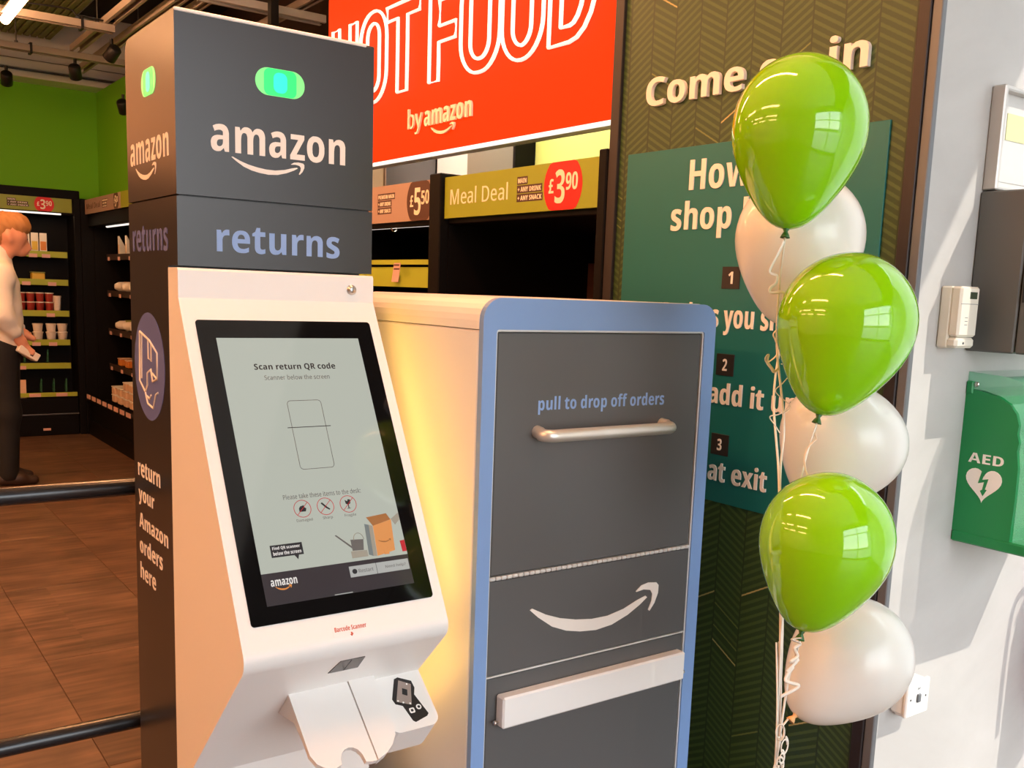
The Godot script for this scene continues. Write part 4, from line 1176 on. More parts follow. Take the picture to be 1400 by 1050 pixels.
func build_ceiling() -> void:
	struct("ceiling", bx(Vector3(-6.1, 3.6, -9.6), Vector3(2.0, 3.75, 2.9), 0.0), M.ceiling_grey)
	struct("ceiling_recess", bx(Vector3(2.0, 3.6, -9.6), Vector3(3.36, 3.75, 2.9), 0.0), M.ceiling_black)
	# ribbed panels above the struts
	for q in [[-9.75 + 0.4, -8.75, "ribbed olive ceiling panel over the back chiller"], [-8.6, -7.35, "ribbed olive ceiling panel between the two cross struts"], [-7.1, -5.6, "ribbed olive ceiling panel in front of the cross struts"]]:
		var p := thing("ceiling_panel", q[2], "ceiling panel", Vector3(0.4, 3.3, (q[0] + q[1]) / 2))
		part(p, "board", bx(Vector3(-1.0, 3.33, q[0]), Vector3(1.75, 3.35, q[1]), 0.002), M.wood_wool)
		for k in 50:
			var x := -0.99 + k * 0.0548
			part(p, "rib", bx(Vector3(x, 3.314, q[0] + 0.01), Vector3(x + 0.042, 3.332, q[1] - 0.01), 0.004), M.wood_wool)
		for x in [-0.6, 1.4]:
			part(p, "hanger", cyl(Vector3(x, 3.35, (q[0] + q[1]) / 2), Vector3(x, 3.6, (q[0] + q[1]) / 2), 0.004, 6), M.steel_dark)
	strut("cross_strut", "long cross strut carrying the two spotlights by the green wall", Vector3(-1.2, 3.02, -8.22), Vector3(2.5, 3.02, -8.22), 0.075)
	strut("cross_strut", "cross strut under the ribbed panel, bound with black ties", Vector3(-1.2, 3.02, -7.18), Vector3(1.72, 3.02, -7.18), 0.075)
	strut("long_strut", "strut running from the green wall towards the entrance", Vector3(1.69, 3.067, -8.2), Vector3(1.69, 3.067, -3.2), 0.07)
	strut("long_strut", "second strut running towards the entrance, beside its twin", Vector3(1.885, 3.067, -9.0), Vector3(1.885, 3.067, -3.2), 0.06)
	strut("long_strut", "pale strut seen over the kiosk's top edge", Vector3(2.02, 3.067, -7.4), Vector3(2.02, 3.067, -4.6), 0.05)
	strut("cross_strut", "white cross strut above the kiosk top in front of dark ceiling", Vector3(1.9, 3.02, -5.96), Vector3(2.66, 3.02, -5.96), 0.09, M.trunking)
	strut("long_strut", "strut ending above the red sign's far edge", Vector3(2.49, 3.067, -6.9), Vector3(2.49, 3.067, -4.4), 0.05)
	var dp := thing("drop_post", "black vertical post hanging behind the kiosk top", "post", Vector3(2.295, 2.2, -5.845))
	part(dp, "post", bx(Vector3(2.27, 2.15, -5.87), Vector3(2.32, 3.6, -5.82), 0.003), M.black_plastic)
	part(dp, "foot", bx(Vector3(2.25, 2.13, -5.89), Vector3(2.34, 2.15, -5.80), 0.003), M.black_plastic)
	for q in [[1.62, -7.18], [2.15, -8.22], [2.2, -5.96], [1.3, -8.22], [0.9, -7.18]]:
		var r := thing("hanger_rod", "thin threaded rod holding a ceiling strut", "rod", Vector3(q[0], 3.05, q[1]), "strut hanger rods")
		part(r, "rod", cyl(Vector3(q[0], 3.02, q[1]), Vector3(q[0], 3.6, q[1]), 0.005, 6), M.steel_dark)
		part(r, "nut", cyl(Vector3(q[0], 3.025, q[1]), Vector3(q[0], 3.04, q[1]), 0.012, 6), M.steel_dark)
	for q in [[1.52, -7.18], [1.39, -8.22], [0.7, -7.18]]:
		var r := thing("cable_tie", "black cable tie wrapped round a ceiling strut", "cable tie", Vector3(q[0], 2.97, q[1]), "black cable ties")
		part(r, "loop", ring_frame(round_rect(-0.046, -0.038, 0.046, 0.038, 0.008), round_rect(-0.04, -0.032, 0.04, 0.032, 0.006), LEFT, Vector3(q[0], 2.998, q[1]), -0.008, 0.008), M.black_plastic)
	var cb := thing("ceiling_cable", "thin dark cable lying along the cross strut", "cable", Vector3(1.6, 3.03, -7.2))
	part(cb, "cable", tube(curve([Vector3(0.2, 3.035, -7.15), Vector3(0.8, 3.04, -7.16), Vector3(1.4, 3.07, -7.15), Vector3(1.5, 3.04, -7.15), Vector3(1.7, 3.045, -7.16), Vector3(1.72, 3.1, -7.2)]), 0.006, 6), M.black_plastic)
	var tr := thing("wall_trunking", "pale metal trunking running along the top of green back wall", "trunking", Vector3(0.5, 2.97, -9.3))
	part(tr, "tray", bx(Vector3(0.2, 2.97, -9.52), Vector3(2.9, 3.02, -9.24), 0.004), M.trunking)
	part(tr, "upper_rail", bx(Vector3(0.2, 3.05, -9.38), Vector3(2.9, 3.12, -9.30), 0.006), M.trunking)
	part(tr, "back_plate", bx(Vector3(0.2, 3.0, -9.52), Vector3(2.9, 3.14, -9.38), 0.003), M.edge_grey)
	spot("black spotlight under the cross strut joint, aimed at green wall", Vector3(1.745, 2.975, -7.35), Vector3(-0.3, -0.6, -0.7))
	spot("black spotlight hanging in front of the pale trunking", Vector3(1.69, 2.975, -8.22), Vector3(0.2, -0.7, -0.5))
	spot("black spotlight below the glowing linear lamp, against green wall", Vector3(1.33, 2.975, -8.9), Vector3(0.1, -0.6, -0.7))
	spot("black spotlight close to the kiosk's edge, against green", Vector3(2.07, 2.80, -8.4), Vector3(0.3, -0.6, -0.5))
	# warm backlit fascia on the back wall, beyond the left edge of the view; the kiosk's dark side mirrors it
	var fs := thing("backlit_fascia", "amber backlit fascia high on the green back wall", "sign", Vector3(-1.3, 2.4, -9.5))
	part(fs, "light_box", bx(Vector3(-2.7, 2.38, -9.515), Vector3(0.1, 3.32, -9.44), 0.006), M.kiosk_white)
	part(fs, "glowing_face", bx(Vector3(-2.68, 2.40, -9.44), Vector3(0.08, 3.30, -9.43), 0.003), M.fascia_glow)
	# lamps over the shop floor
	for i in 4:
		for j in 3:
			var x: float = [1.07, -0.9, -2.9, -4.9][i]
			var z := -7.12 + 2.25 * j
			if i == 0 and j >= 3:
				continue
			lamp("warm glowing linear lamp near the ribbed ceiling panels" if i == 0 and j == 0 else "warm linear ceiling lamp over the shop floor", Vector3(x, 2.93, z), Vector3(x, 2.93, z + 1.5), 2.1)

# ------------------------------------------------------------------ entrance wall fittings
func build_entrance_wall() -> void:
	var W := -1.278
	var s := thing("wall_socket", "white surface-mounted switch box low on the white wall", "socket", Vector3(2.08, 0.46, W))
	part(s, "back_box", bx(Vector3(2.042, 0.416, W), Vector3(2.128, 0.498, W + 0.036), 0.005), M.plastic_white)
	part(s, "face_plate", bx(Vector3(2.039, 0.413, W + 0.036), Vector3(2.131, 0.501, W + 0.046), 0.004), M.plastic_white)
	part(s, "switch", bx(Vector3(2.078, 0.447, W + 0.046), Vector3(2.091, 0.468, W + 0.051), 0.002), M.edge_grey)
	for x in [2.054, 2.116]:
		part(s, "screw", cyl(Vector3(x, 0.457, W + 0.045), Vector3(x, 0.457, W + 0.0468), 0.0028, 8), M.dark_pin)
	part(s, "cable_gland", bx(Vector3(2.058, 0.405, W + 0.004), Vector3(2.078, 0.417, W + 0.03), 0.003), M.plastic_white)
	words(s, "print", "OFF", bold, M.edge_grey, FRONT, Vector3(2.079, 0.478, W + 0.046), 0.012, 0.005, 0.0004)

	var t := thing("wall_thermostat", "cream wall thermostat with small dark display", "thermostat", Vector3(2.13, 1.37, W))
	part(t, "back", bx(Vector3(2.083, 1.292, W), Vector3(2.160, 1.432, W + 0.028), 0.004), M.plastic_cream)
	part(t, "cover", bx(Vector3(2.0835, 1.318, W + 0.026), Vector3(2.1595, 1.4318, W + 0.052), 0.005), M.plastic_cream)
	part(t, "lower_flap", bx(Vector3(2.0835, 1.2925, W + 0.024), Vector3(2.1595, 1.3168, W + 0.050), 0.006), M.plastic_cream)
	part(t, "display", bx(Vector3(2.118, 1.404, W + 0.05), Vector3(2.148, 1.42, W + 0.0526), 0.001), M.lcd)
	part(t, "cover_seam", bx(Vector3(2.086, 1.392, W + 0.051), Vector3(2.157, 1.3932, W + 0.0523), 0.0002), M.edge_grey)
	for k in 3:
		part(t, "vent_slot", bx(Vector3(2.106, 1.345 + 0.008 * k, W + 0.051), Vector3(2.117, 1.3465 + 0.008 * k, W + 0.0525), 0.0002), M.edge_grey)
	part(t, "sensor", cyl(Vector3(2.112, 1.304, W + 0.048), Vector3(2.112, 1.304, W + 0.0507), 0.003, 8), M.dark_pin)

	var g := thing("grey_cabinet", "dark grey metal wall cabinet below the document frame", "cabinet", Vector3(2.38, 1.28, W))
	part(g, "box", bx(Vector3(2.205, 1.284, W), Vector3(2.56, 1.652, W + 0.118), 0.004), M.grey_cabinet)
	part(g, "door", bx(Vector3(2.205, 1.284, W + 0.121), Vector3(2.56, 1.652, W + 0.155), 0.004), M.grey_cabinet)
	part(g, "latch", bx(Vector3(2.2025, 1.40, W + 0.126), Vector3(2.206, 1.46, W + 0.136), 0.001), M.black_plastic)

	var f := thing("document_frame", "thin aluminium document frame with papers on the white wall", "frame", Vector3(2.38, 1.66, W))
	part(f, "backing", bx(Vector3(2.215, 1.657, W), Vector3(2.58, 1.885, W + 0.006), 0.001), M.paper)
	part(f, "side_rail", bx(Vector3(2.209, 1.655, W), Vector3(2.222, 1.888, W + 0.034), 0.003), M.frame_alu)
	part(f, "side_rail", bx(Vector3(2.573, 1.655, W), Vector3(2.586, 1.888, W + 0.034), 0.003), M.frame_alu)
	part(f, "top_rail", bx(Vector3(2.222, 1.878, W), Vector3(2.573, 1.888, W + 0.030), 0.003), M.frame_alu)
	part(f, "bottom_rail", bx(Vector3(2.222, 1.655, W), Vector3(2.573, 1.665, W + 0.030), 0.003), M.frame_alu)
	part(f, "sheet", bx(Vector3(2.25, 1.68, W + 0.006), Vector3(2.42, 1.86, W + 0.0075), 0.0003), M.paper)
	part(f, "note", bx(Vector3(2.272, 1.775, W + 0.0075), Vector3(2.36, 1.835, W + 0.009), 0.0003), M.paper_yellow)

	var a := thing("defibrillator_cabinet", "green defibrillator wall cabinet with white heart symbol", "cabinet", Vector3(2.4, 0.8, W))
	var AY := Basis(Vector3(0, 0, 1), Vector3(0, 1, 0), Vector3(-1, 0, 0))
	# profile in the wall-normal and vertical plane, flat green side
	var pr := PackedVector2Array([Vector2(0.0, 0.845), Vector2(0.145, 0.845)])
	for q in [[0.147, 0.95], [0.146, 1.02], [0.139, 1.06], [0.142, 1.08], [0.135, 1.10], [0.137, 1.12], [0.128, 1.145], [0.112, 1.165], [0.085, 1.18], [0.04, 1.19], [0.0, 1.192]]:
		pr.append(Vector2(q[0], q[1]))
	part(a, "green_shell", prism(pr, AY, Vector3(2.234, 0, W), -0.336, 0.0), M.aed_green)
	var pr2 := PackedVector2Array([Vector2(0.15, 0.845), Vector2(0.228, 0.845), Vector2(0.228, 1.1)])
	for q in [[0.222, 1.14], [0.205, 1.175], [0.18, 1.2], [0.14, 1.218], [0.09, 1.229], [0.0, 1.234], [0.0, 1.194], [0.04, 1.192], [0.086, 1.182], [0.114, 1.167], [0.131, 1.147], [0.14, 1.12], [0.138, 1.10], [0.145, 1.08], [0.142, 1.06], [0.149, 1.02], [0.15, 0.95]]:
		pr2.append(Vector2(q[0], q[1]))
	var cm := part(a, "clear_cover", prism(pr2, AY, Vector3(2.238, 0, W), -0.33, 0.0), M.clear_cover)
	part(a, "bottom_lip", bx(Vector3(2.231, 0.818, W), Vector3(2.572, 0.845, W + 0.228), 0.004), M.aed_green)
	part(a, "hinge_clip", bx(Vector3(2.23, 1.18, W), Vector3(2.24, 1.212, W + 0.018), 0.003), M.aed_green)
	part(a, "cover_bolt", lathe([[0.0, 0.004], [0.005, 0.003], [0.0065, 0.0]], Transform3D(Basis(Vector3(0, 0, 1), PI / 2), Vector3(2.235, 1.205, W + 0.024)), 12), M.steel)
	words(a, "lettering", "AED", bold, M.label_white, AY, Vector3(2.234, 1.018, W + 0.024), 0.087, 0.0235, 0.001)
	var ht := PackedVector2Array()
	for k in 40:
		var q := TAU * k / 40.0
		ht.append(Vector2(16.0 * pow(sin(q), 3), 13.0 * cos(q) - 5.0 * cos(2 * q) - 2.0 * cos(3 * q) - cos(4 * q)) * 0.0028)
	var hm := part(a, "heart_symbol", prism(ht, AY, Vector3(2.234, 0.972, W + 0.0675), 0.0, 0.001), M.label_white)
	part(hm, "bolt_arrow", prism(pts([-0.006, 0.028, 0.002, 0.026, -0.003, 0.008, 0.012, 0.012, 0.006, -0.014, 0.0105, -0.015, 0.002, -0.031, -0.006, -0.019, -0.001, -0.016, 0.002, 0.003, -0.013, -0.002]), AY, Vector3(2.234, 0.972, W + 0.0675), 0.0, 0.0016), M.aed_green)

	var e := thing("fire_extinguisher", "red fire extinguisher standing on a wall bracket", "extinguisher", Vector3(2.78, 0.3, W + 0.1))
	var ec := Vector3(2.78, 0.0, W + 0.1)
	part(e, "cylinder", lathe([[0.0, 0.28], [0.06, 0.28], [0.075, 0.30], [0.078, 0.32], [0.078, 0.66], [0.068, 0.71], [0.03, 0.735], [0.02, 0.76], [0.0, 0.76]], Transform3D(Basis(), ec), 24), M.red_paint)
	part(e, "valve", bx(ec + Vector3(-0.02, 0.755, -0.02), ec + Vector3(0.02, 0.8, 0.02), 0.005), M.black_plastic)
	part(e, "lever", bx(ec + Vector3(-0.015, 0.8, -0.015), ec + Vector3(0.015, 0.815, 0.1), 0.004), M.black_plastic)
	part(e, "hose", tube(curve([ec + Vector3(-0.02, 0.77, 0), ec + Vector3(-0.09, 0.76, 0.02), ec + Vector3(-0.1, 0.6, 0.03), ec + Vector3(-0.095, 0.4, 0.03)]), 0.009, 8), M.black_plastic)
	part(e, "bracket", bx(ec + Vector3(-0.03, 0.4, -0.1), ec + Vector3(0.03, 0.7, -0.076), 0.003), M.steel_dark)

# ------------------------------------------------------------------ balloons
func balloon_mesh(tip: Vector3, top: Vector3, r: float) -> ArrayMesh:
	var y := (top - tip).normalized()
	var L := (top - tip).length()
	var x := y.cross(Vector3(0, 0, 1)).normalized()
	var prof := []
	var n := 30
	for i in n + 1:
		var a := PI * float(i) / n          # 0 at the tip, PI at the crown
		var t := 0.5 - 0.5 * cos(a)
		var w := sin(a) * (1.0 + 0.16 * sin(a) * (t - 0.5) * 2.0)
		# the lower half tapers to the knot
		if t < 0.55:
			var q := t / 0.55
			w = lerpf(w, pow(q, 0.72) * sin(PI * 0.5 * (0.25 + 0.75 * q)), 0.24 * (1.0 - q * q))
		prof.append([maxf(w, 0.0) * r if i < n else 0.0, t * L])
	prof[0][0] = 0.005
	return lathe(prof, Transform3D(Basis(x, y, x.cross(y)), tip), 44)

var strands := []

func balloon(label: String, tip: Vector3, top: Vector3, r: float, green: bool, ribbon: Array) -> Node3D:
	var b := thing("green_balloon" if green else "white_balloon", label, "balloon", tip)
	part(b, "envelope", balloon_mesh(tip, top, r), M.balloon_green if green else M.balloon_white)
	var y := (top - tip).normalized()
	var x := y.cross(Vector3(0, 0, 1)).normalized()
	var kn: Material = M.knot_green if green else M.knot_peach
	part(b, "knot", lathe([[0.0, 0.004], [0.006, 0.0], [0.0035, -0.005], [0.007, -0.011], [0.009, -0.016], [0.0, -0.014]], Transform3D(Basis(x, y, x.cross(y)), tip), 12), kn)
	strands.append(ribbon)
	return b

func build_balloons() -> void:
	var g := Vector3(1.386, 0.56, -1.084)     # where the ribbons gather
	balloon("topmost green balloon, over the welcome lettering", Vector3(1.421, 1.511, -1.185), Vector3(1.466, 1.818, -1.20), 0.118, true, [Vector3(1.42, 1.5, -1.185), Vector3(1.45, 1.42, -1.215), Vector3(1.45, 1.3, -1.21), Vector3(1.432, 1.16, -1.165), Vector3(1.422, 1.05, -1.155), Vector3(1.41, 0.8, -1.115), g])
	balloon("white pearly balloon behind the two upper green balloons", Vector3(1.588, 1.335, -1.312), Vector3(1.66, 1.64, -1.33), 0.127, false, [Vector3(1.588, 1.325, -1.312), Vector3(1.50, 1.2, -1.25), Vector3(1.425, 1.05, -1.16), Vector3(1.412, 0.78, -1.12), g])
	balloon("middle green balloon, over the corner trim", Vector3(1.424, 1.187, -1.083), Vector3(1.51, 1.468, -1.075), 0.118, true, [Vector3(1.422, 1.178, -1.083), Vector3(1.418, 1.1, -1.1), Vector3(1.40, 0.95, -1.11), Vector3(1.403, 0.78, -1.11), g])
	balloon("white translucent balloon between the middle and lowest green balloons", Vector3(1.575, 0.985, -1.20), Vector3(1.69, 1.215, -1.175), 0.124, false, [Vector3(1.57, 0.975, -1.2), Vector3(1.49, 0.9, -1.15), Vector3(1.414, 0.8, -1.12), g])
	balloon("lowest green balloon, beside the drop-off box", Vector3(1.362, 0.815, -1.034), Vector3(1.425, 1.092, -1.02), 0.113, true, [Vector3(1.36, 0.806, -1.034), Vector3(1.385, 0.76, -1.06), Vector3(1.395, 0.7, -1.08), g])
	balloon("white balloon lowest of all, tilted over the wall switch", Vector3(1.458, 0.61, -1.105), Vector3(1.67, 0.785, -1.06), 0.112, false, [Vector3(1.448, 0.604, -1.112), Vector3(1.41, 0.595, -1.1), Vector3(1.40, 0.585, -1.09), g])
	# curled tails and the gathered bundle
	var rb := thing("ribbon_bundle", "gathered bundle of curled cream ribbons below the balloons", "ribbon", Vector3(1.386, 0.3, -1.08))
	var rng := RandomNumberGenerator.new()
	rng.seed = 12
	for q in strands:
		part(rb, "ribbon", tube(curve(q, 10), 0.0022, 6, 0.0010), M.ribbon)
	for k in 5:
		var o := Vector3(rng.randf_range(-0.006, 0.006), 0, rng.randf_range(-0.006, 0.006))
		part(rb, "strand", tube(curve([g + o + Vector3(0.02, 0.2, -0.03), g + o * 0.8 + Vector3(0.008, 0.1, -0.01), g + o * 0.5, g + o * 0.4 + Vector3(-0.006, -0.15, 0.004), g + o + Vector3(-0.012, -0.45, 0.01)]), 0.002, 6, 0.001), M.ribbon)
	for k in 6:
		var c := g + Vector3(rng.randf_range(-0.018, 0.022), [0.045, 0.02, 0.0, -0.012, -0.03, -0.05][k], rng.randf_range(0.0, 0.02))
		var r := rng.randf_range(0.009, 0.015)
		var ph := rng.randf_range(0, TAU)
		var path := []
		for i in 26:
			var a := ph + TAU * 1.15 * i / 25.0
			path.append(c + Vector3(cos(a) * r * 0.75, sin(a) * r + 0.006 * i / 25.0, 0.004 * sin(a * 0.5) + 0.003 * i / 25.0))
		part(rb, "curl", tube(path, 0.0022, 6, 0.0009), M.ribbon)
	# curled tails that hang beside the white and green balloons
	var tails := [
		[[1.4293, 1.5052, -1.1892], [1.4222, 1.4854, -1.1906], [1.4130, 1.4647, -1.1934], [1.3999, 1.4349, -1.1973], [1.4097, 1.4276, -1.1887], [1.4079, 1.4149, -1.1876], [1.3988, 1.4050, -1.1924], [1.3994, 1.3972, -1.1905], [1.4170, 1.3980, -1.1777], [1.4159, 1.3811, -1.1752], [1.4160, 1.3563, -1.1704], [1.4074, 1.3364, -1.1730]],
		[[1.4330, 1.3400, -1.1862], [1.4187, 1.3239, -1.1936], [1.4203, 1.3131, -1.1904], [1.4230, 1.3007, -1.1860], [1.4210, 1.2854, -1.1846], [1.4124, 1.2753, -1.1890], [1.4051, 1.2708, -1.1935], [1.4033, 1.2780, -1.1962], [1.4081, 1.2848, -1.1940], [1.4062, 1.2722, -1.1930], [1.4116, 1.2612, -1.1869], [1.4156, 1.2548, -1.1827], [1.4229, 1.2618, -1.1787]],
		[[1.4225, 1.2694, -1.1741], [1.4315, 1.2657, -1.1668], [1.4341, 1.2523, -1.1623], [1.4226, 1.2347, -1.1674], [1.4123, 1.2236, -1.1729], [1.4129, 1.2158, -1.1710], [1.4229, 1.2044, -1.1614], [1.4307, 1.1956, -1.1540], [1.4279, 1.1870, -1.1544], [1.4127, 1.1780, -1.1638], [1.4001, 1.1731, -1.1722], [1.4072, 1.1577, -1.1640], [1.4129, 1.1448, -1.1574]],
		[[1.4337, 1.1823, -1.0864], [1.4279, 1.1718, -1.0887], [1.4238, 1.1563, -1.0887], [1.4251, 1.1435, -1.0853], [1.4206, 1.1382, -1.0876], [1.4126, 1.1276, -1.0914], [1.4064, 1.1107, -1.0928], [1.4063, 1.0915, -1.0892], [1.4095, 1.0764, -1.0839]],
		[[1.3552, 0.8057, -1.0281], [1.3406, 0.8025, -1.0382], [1.3525, 0.7956, -1.0281], [1.3438, 0.7877, -1.0330], [1.3471, 0.7740, -1.0280], [1.3362, 0.7635, -1.0340], [1.3478, 0.7678, -1.0263], [1.3311, 0.7470, -1.0346], [1.3398, 0.7549, -1.0297], [1.3282, 0.7318, -1.0339], [1.3461, 0.7226, -1.0189], [1.3203, 0.7039, -1.0343]],
	]
	for q in tails:
		var path := []
		for p in q:
			path.append(Vector3(p[0], p[1], p[2]))
		part(rb, "curled_tail", tube(curve(path, 8), 0.0031, 6, 0.0010), M.ribbon)

# ------------------------------------------------------------------ barrier rails
func build_rails() -> void:
	var r := thing("barrier_rail", "black tubular barrier with two rails beside the kiosk", "barrier", Vector3(0.0, 0, -2.45))
	for y in [0.8785, 0.279]:
		part(r, "rail", tube([Vector3(-1.2, y, -2.45), Vector3(0.98, y, -2.45)], 0.0212, 20), M.rail_black)
	for x in [-1.2, 0.9]:
		part(r, "post", cyl(Vector3(x, 0, -2.45), Vector3(x, 0.95, -2.45), 0.024, 18), M.rail_black)
		part(r, "foot_plate", lathe([[0.0, 0.012], [0.06, 0.012], [0.07, 0.006], [0.07, 0.0], [0.0, 0.0]], Transform3D(Basis(), Vector3(x, 0, -2.45)), 24), M.rail_black)

# ------------------------------------------------------------------ person
func sd_bone(p: Vector3, b: Array) -> float:
	var a: Vector3 = b[0]
	var e: Vector3 = b[1]
	var ab := e - a
	var t := clampf((p - a).dot(ab) / maxf(ab.length_squared(), 1e-9), 0.0, 1.0)
	return (p - a - ab * t).length() - lerpf(b[2], b[3], t)

func blob(bones: Array, cell: float, k: float, cut: Callable) -> ArrayMesh:
	var lo := Vector3.INF
	var hi := -Vector3.INF
	for b in bones:
		for j in 2:
			var r: float = b[2 + j] + 2.5 * cell
			lo = lo.min(b[j] - Vector3(r, r, r))
			hi = hi.max(b[j] + Vector3(r, r, r))
	var n := Vector3i(((hi - lo) / cell).ceil()) + Vector3i.ONE
	var d := PackedFloat32Array()
	d.resize(n.x * n.y * n.z)
	for z in n.z:
		for y in n.y:
			for x in n.x:
				var p := lo + Vector3(x, y, z) * cell
				var s := 1e3
				for b in bones:
					var v := sd_bone(p, b)
					if s > 1e2:
						s = v
					elif absf(s - v) < k:
						var h := clampf(0.5 + 0.5 * (v - s) / k, 0.0, 1.0)
						s = lerpf(v, s, h) - k * h * (1.0 - h)
					else:
						s = minf(s, v)
				d[x + n.x * (y + n.y * z)] = cut.call(p, s)
	var id := PackedInt32Array()
	id.resize(d.size())
	id.fill(-1)
	var vs: Array[Vector3] = []
	for z in n.z - 1:
		for y in n.y - 1:
			for x in n.x - 1:
				var c := Vector3.ZERO
				var m := 0
				for e in 12:
					var ax := e / 4
					var o := Vector3i.ZERO
					o[(ax + 1) % 3] = e & 1
					o[(ax + 2) % 3] = (e >> 1) & 1
					var q := o
					q[ax] = 1
					var v0 := d[(x + o.x) + n.x * ((y + o.y) + n.y * (z + o.z))]
					var v1 := d[(x + q.x) + n.x * ((y + q.y) + n.y * (z + q.z))]
					if (v0 < 0.0) != (v1 < 0.0):
						c += Vector3(o).lerp(Vector3(q), v0 / (v0 - v1))
						m += 1
				if m > 0:
					id[x + n.x * (y + n.y * z)] = vs.size()
					vs.append(lo + (Vector3(x, y, z) + c / m) * cell)
	var st := begin()
	st.set_smooth_group(0)
	for z in range(1, n.z - 1):
		for y in range(1, n.y - 1):
			for x in range(1, n.x - 1):
				var i0 := x + n.x * (y + n.y * z)
				for ax in 3:
					var step: int = [1, n.x, n.x * n.y][ax]
					if (d[i0] < 0.0) == (d[i0 + step] < 0.0):
						continue
					var su: int = [1, n.x, n.x * n.y][(ax + 1) % 3]
					var sv: int = [1, n.x, n.x * n.y][(ax + 2) % 3]
					var q := [id[i0 - su - sv], id[i0 - sv], id[i0], id[i0 - su]]
					if q.min() < 0:
						continue
					if d[i0] < 0.0:
						q.reverse()
					for t in [[0, 1, 2], [0, 2, 3]]:
						for j in t:
							st.add_vertex(vs[q[j]])
	st.index()
	st.generate_normals()
	return st.commit()

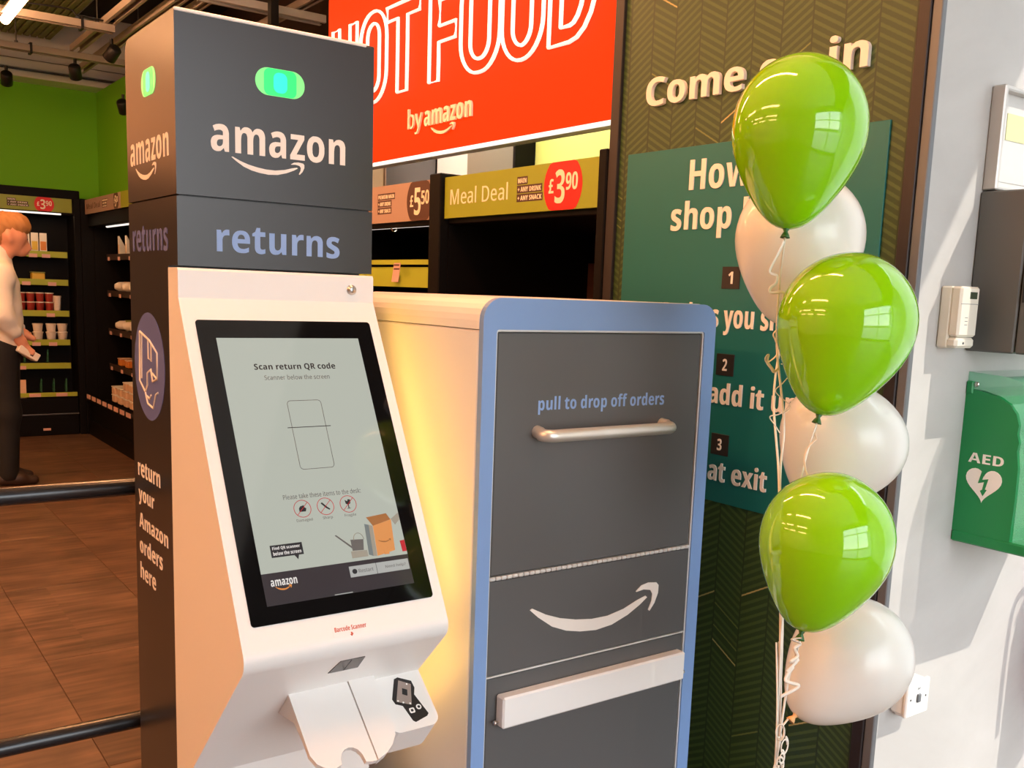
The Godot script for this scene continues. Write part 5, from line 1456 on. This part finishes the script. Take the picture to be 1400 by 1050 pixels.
func build_person() -> void:
	var o := Vector3(0.985, 0, -7.2)
	var p := thing("person", "person in a white shirt and black trousers looking into the back chiller", "person", o)
	var all := func(q: Vector3, s: float) -> float: return s
	# faces +x, a little away from the camera; head bowed over what the hands hold
	var v := func(x: float, y: float, z: float) -> Vector3: return o + Vector3(x, y, z)
	var skin := [
		[v.call(-0.01, 1.42, 0.0), v.call(0.035, 1.51, 0.0), 0.058, 0.056],
		[v.call(0.05, 1.645, 0.0), v.call(0.085, 1.615, 0.0), 0.096, 0.09],
		[v.call(0.105, 1.55, 0.0), v.call(0.13, 1.53, 0.0), 0.058, 0.042],
		[v.call(0.172, 1.565, 0.0), v.call(0.186, 1.546, 0.0), 0.015, 0.013],
		[v.call(0.055, 1.59, 0.086), v.call(0.045, 1.62, 0.09), 0.018, 0.02],
		[v.call(0.055, 1.59, -0.086), v.call(0.045, 1.62, -0.09), 0.018, 0.02],
		[v.call(0.145, 1.53, 0.0), v.call(0.157, 1.523, 0.0), 0.02, 0.016],
		[v.call(0.02, 1.05, 0.2), v.call(0.085, 0.95, 0.17), 0.034, 0.028],
		[v.call(0.085, 0.95, 0.17), v.call(0.115, 0.905, 0.155), 0.03, 0.024],
	]
	for f in 4:
		var a: Vector3 = v.call(0.11, 0.91 - 0.0, 0.125 + 0.018 * f)
		skin.append([a, a + Vector3(0.035, -0.03 - 0.004 * (2 - absi(f - 1)), -0.004), 0.0095, 0.009])
		skin.append([a + Vector3(0.035, -0.034, -0.004), a + Vector3(0.02, -0.06, -0.01), 0.009, 0.008])
	skin.append([v.call(0.09, 0.94, 0.135), v.call(0.13, 0.925, 0.11), 0.012, 0.01])
	# the rest of the figure, under the clothes
	skin.append_array([
		[v.call(-0.015, 1.44, 0.0), v.call(-0.01, 1.3, 0.0), 0.07, 0.11], [v.call(-0.01, 1.3, 0.0), v.call(-0.01, 0.95, 0.0), 0.11, 0.10], [v.call(-0.02, 1.37, -0.17), v.call(-0.02, 1.37, 0.17), 0.05, 0.05],
		[v.call(-0.02, 1.37, 0.18), v.call(-0.03, 1.12, 0.23), 0.045, 0.038], [v.call(-0.03, 1.12, 0.23), v.call(0.05, 1.0, 0.19), 0.038, 0.03],
		[v.call(-0.02, 1.37, -0.18), v.call(-0.01, 1.12, -0.23), 0.045, 0.038], [v.call(-0.01, 1.12, -0.23), v.call(0.15, 0.98, -0.12), 0.038, 0.026], [v.call(0.15, 0.98, -0.12), v.call(0.2, 0.95, -0.09), 0.03, 0.02],
		[v.call(-0.01, 0.92, 0.09), v.call(0.0, 0.48, 0.10), 0.07, 0.05], [v.call(0.0, 0.48, 0.10), v.call(-0.01, 0.06, 0.10), 0.05, 0.035], [v.call(-0.01, 0.92, -0.09), v.call(0.02, 0.48, -0.10), 0.07, 0.05], [v.call(0.02, 0.48, -0.10), v.call(0.0, 0.06, -0.11), 0.05, 0.035],
	])
	part(p, "body", blob(skin, 0.0125, 0.03, all), M.skin)
	var hair := [[v.call(0.02, 1.67, 0.0), v.call(0.105, 1.685, 0.0), 0.104, 0.086], [v.call(-0.015, 1.62, 0.0), v.call(-0.03, 1.57, 0.0), 0.075, 0.05], [v.call(0.12, 1.695, 0.0), v.call(0.155, 1.668, 0.0), 0.05, 0.034]]
	var hc := func(q: Vector3, s: float) -> float: return maxf(s + 0.005 * sin(q.x * 150.0 + q.y * 60.0) * sin(q.z * 120.0), (q - o).dot(Vector3(0.5, -1, 0).normalized()) + 1.385)
	part(p, "hair", blob(hair, 0.01, 0.03, hc), M.hair)
	var shirt := [
		[v.call(-0.02, 1.36, -0.13), v.call(-0.02, 1.36, 0.13), 0.095, 0.095], [v.call(-0.01, 1.3, 0.0), v.call(0.0, 1.0, 0.0), 0.125, 0.115], [v.call(-0.01, 1.2, 0.07), v.call(-0.0, 0.92, 0.06), 0.11, 0.115], [v.call(-0.01, 1.2, -0.07), v.call(-0.0, 0.92, -0.06), 0.11, 0.115],
		[v.call(-0.02, 1.42, 0.0), v.call(0.005, 1.49, 0.0), 0.085, 0.07],
		[v.call(-0.02, 1.37, 0.19), v.call(-0.03, 1.12, 0.23), 0.07, 0.062], [v.call(-0.03, 1.12, 0.23), v.call(0.04, 1.02, 0.2), 0.062, 0.05],
		[v.call(-0.02, 1.37, -0.19), v.call(-0.01, 1.12, -0.23), 0.07, 0.062], [v.call(-0.01, 1.12, -0.23), v.call(0.12, 1.02, -0.16), 0.062, 0.045],
	]
	var sc := func(q: Vector3, s: float) -> float: return maxf(s + 0.004 * sin(q.y * 46.0 + q.x * 30.0) * sin(q.z * 38.0 + q.y * 12.0), 0.86 - q.y)
	part(p, "shirt", blob(shirt, 0.016, 0.06, sc), M.shirt)
	var legs := [
		[v.call(-0.01, 0.93, -0.05), v.call(-0.01, 0.93, 0.05), 0.125, 0.125],
		[v.call(-0.01, 0.86, 0.09), v.call(0.0, 0.48, 0.10), 0.098, 0.075], [v.call(0.0, 0.48, 0.10), v.call(-0.01, 0.07, 0.10), 0.075, 0.062],
		[v.call(-0.01, 0.86, -0.09), v.call(0.02, 0.48, -0.10), 0.098, 0.075], [v.call(0.02, 0.48, -0.10), v.call(0.0, 0.07, -0.11), 0.075, 0.062],
	]
	var lc := func(q: Vector3, s: float) -> float: return maxf(s, 0.035 - q.y)
	part(p, "trousers", blob(legs, 0.018, 0.05, lc), M.trouser)
	for z in [0.10, -0.11]:
		var sh := [[v.call(-0.05, 0.045, z), v.call(0.05, 0.045, z), 0.042, 0.045], [v.call(0.05, 0.04, z), v.call(0.14, 0.03, z + 0.01), 0.042, 0.03]]
		var fc := func(q: Vector3, s: float) -> float: return maxf(s, -q.y)
		part(p, "shoe", blob(sh, 0.012, 0.03, fc), M.shoe)
	for z in [0.035, -0.035]:
		part(p, "eye", lathe([[0.0, 0.006], [0.005, 0.003], [0.006, 0.0]], Transform3D(Basis(Vector3(0, 0, 1), -PI / 2), v.call(0.165, 1.60, z)), 8), M.dark_pin)
	part(p, "mouth", bx(v.call(0.166, 1.531, -0.018), v.call(0.171, 1.535, 0.018), 0.001), M.pack_red)
	var b := thing("held_box", "small white carton held at the person's waist", "box", o + Vector3(0.12, 0.88, 0.14))
	var bm := MeshInstance3D.new()
	bm.name = "carton"
	bm.mesh = bx(Vector3(-0.07, -0.03, -0.05), Vector3(0.07, 0.02, 0.05), 0.004)
	bm.set_surface_override_material(0, M.pack_white)
	b.add_child(bm)
	b.rotation = Vector3(0, 0.2, -0.55)
	var bl := MeshInstance3D.new()
	bl.name = "carton_label"
	bl.mesh = bx(Vector3(0.01, -0.015, 0.048), Vector3(0.03, 0.005, 0.0515), 0.001)
	bl.set_surface_override_material(0, M.print_dark)
	b.add_child(bl)
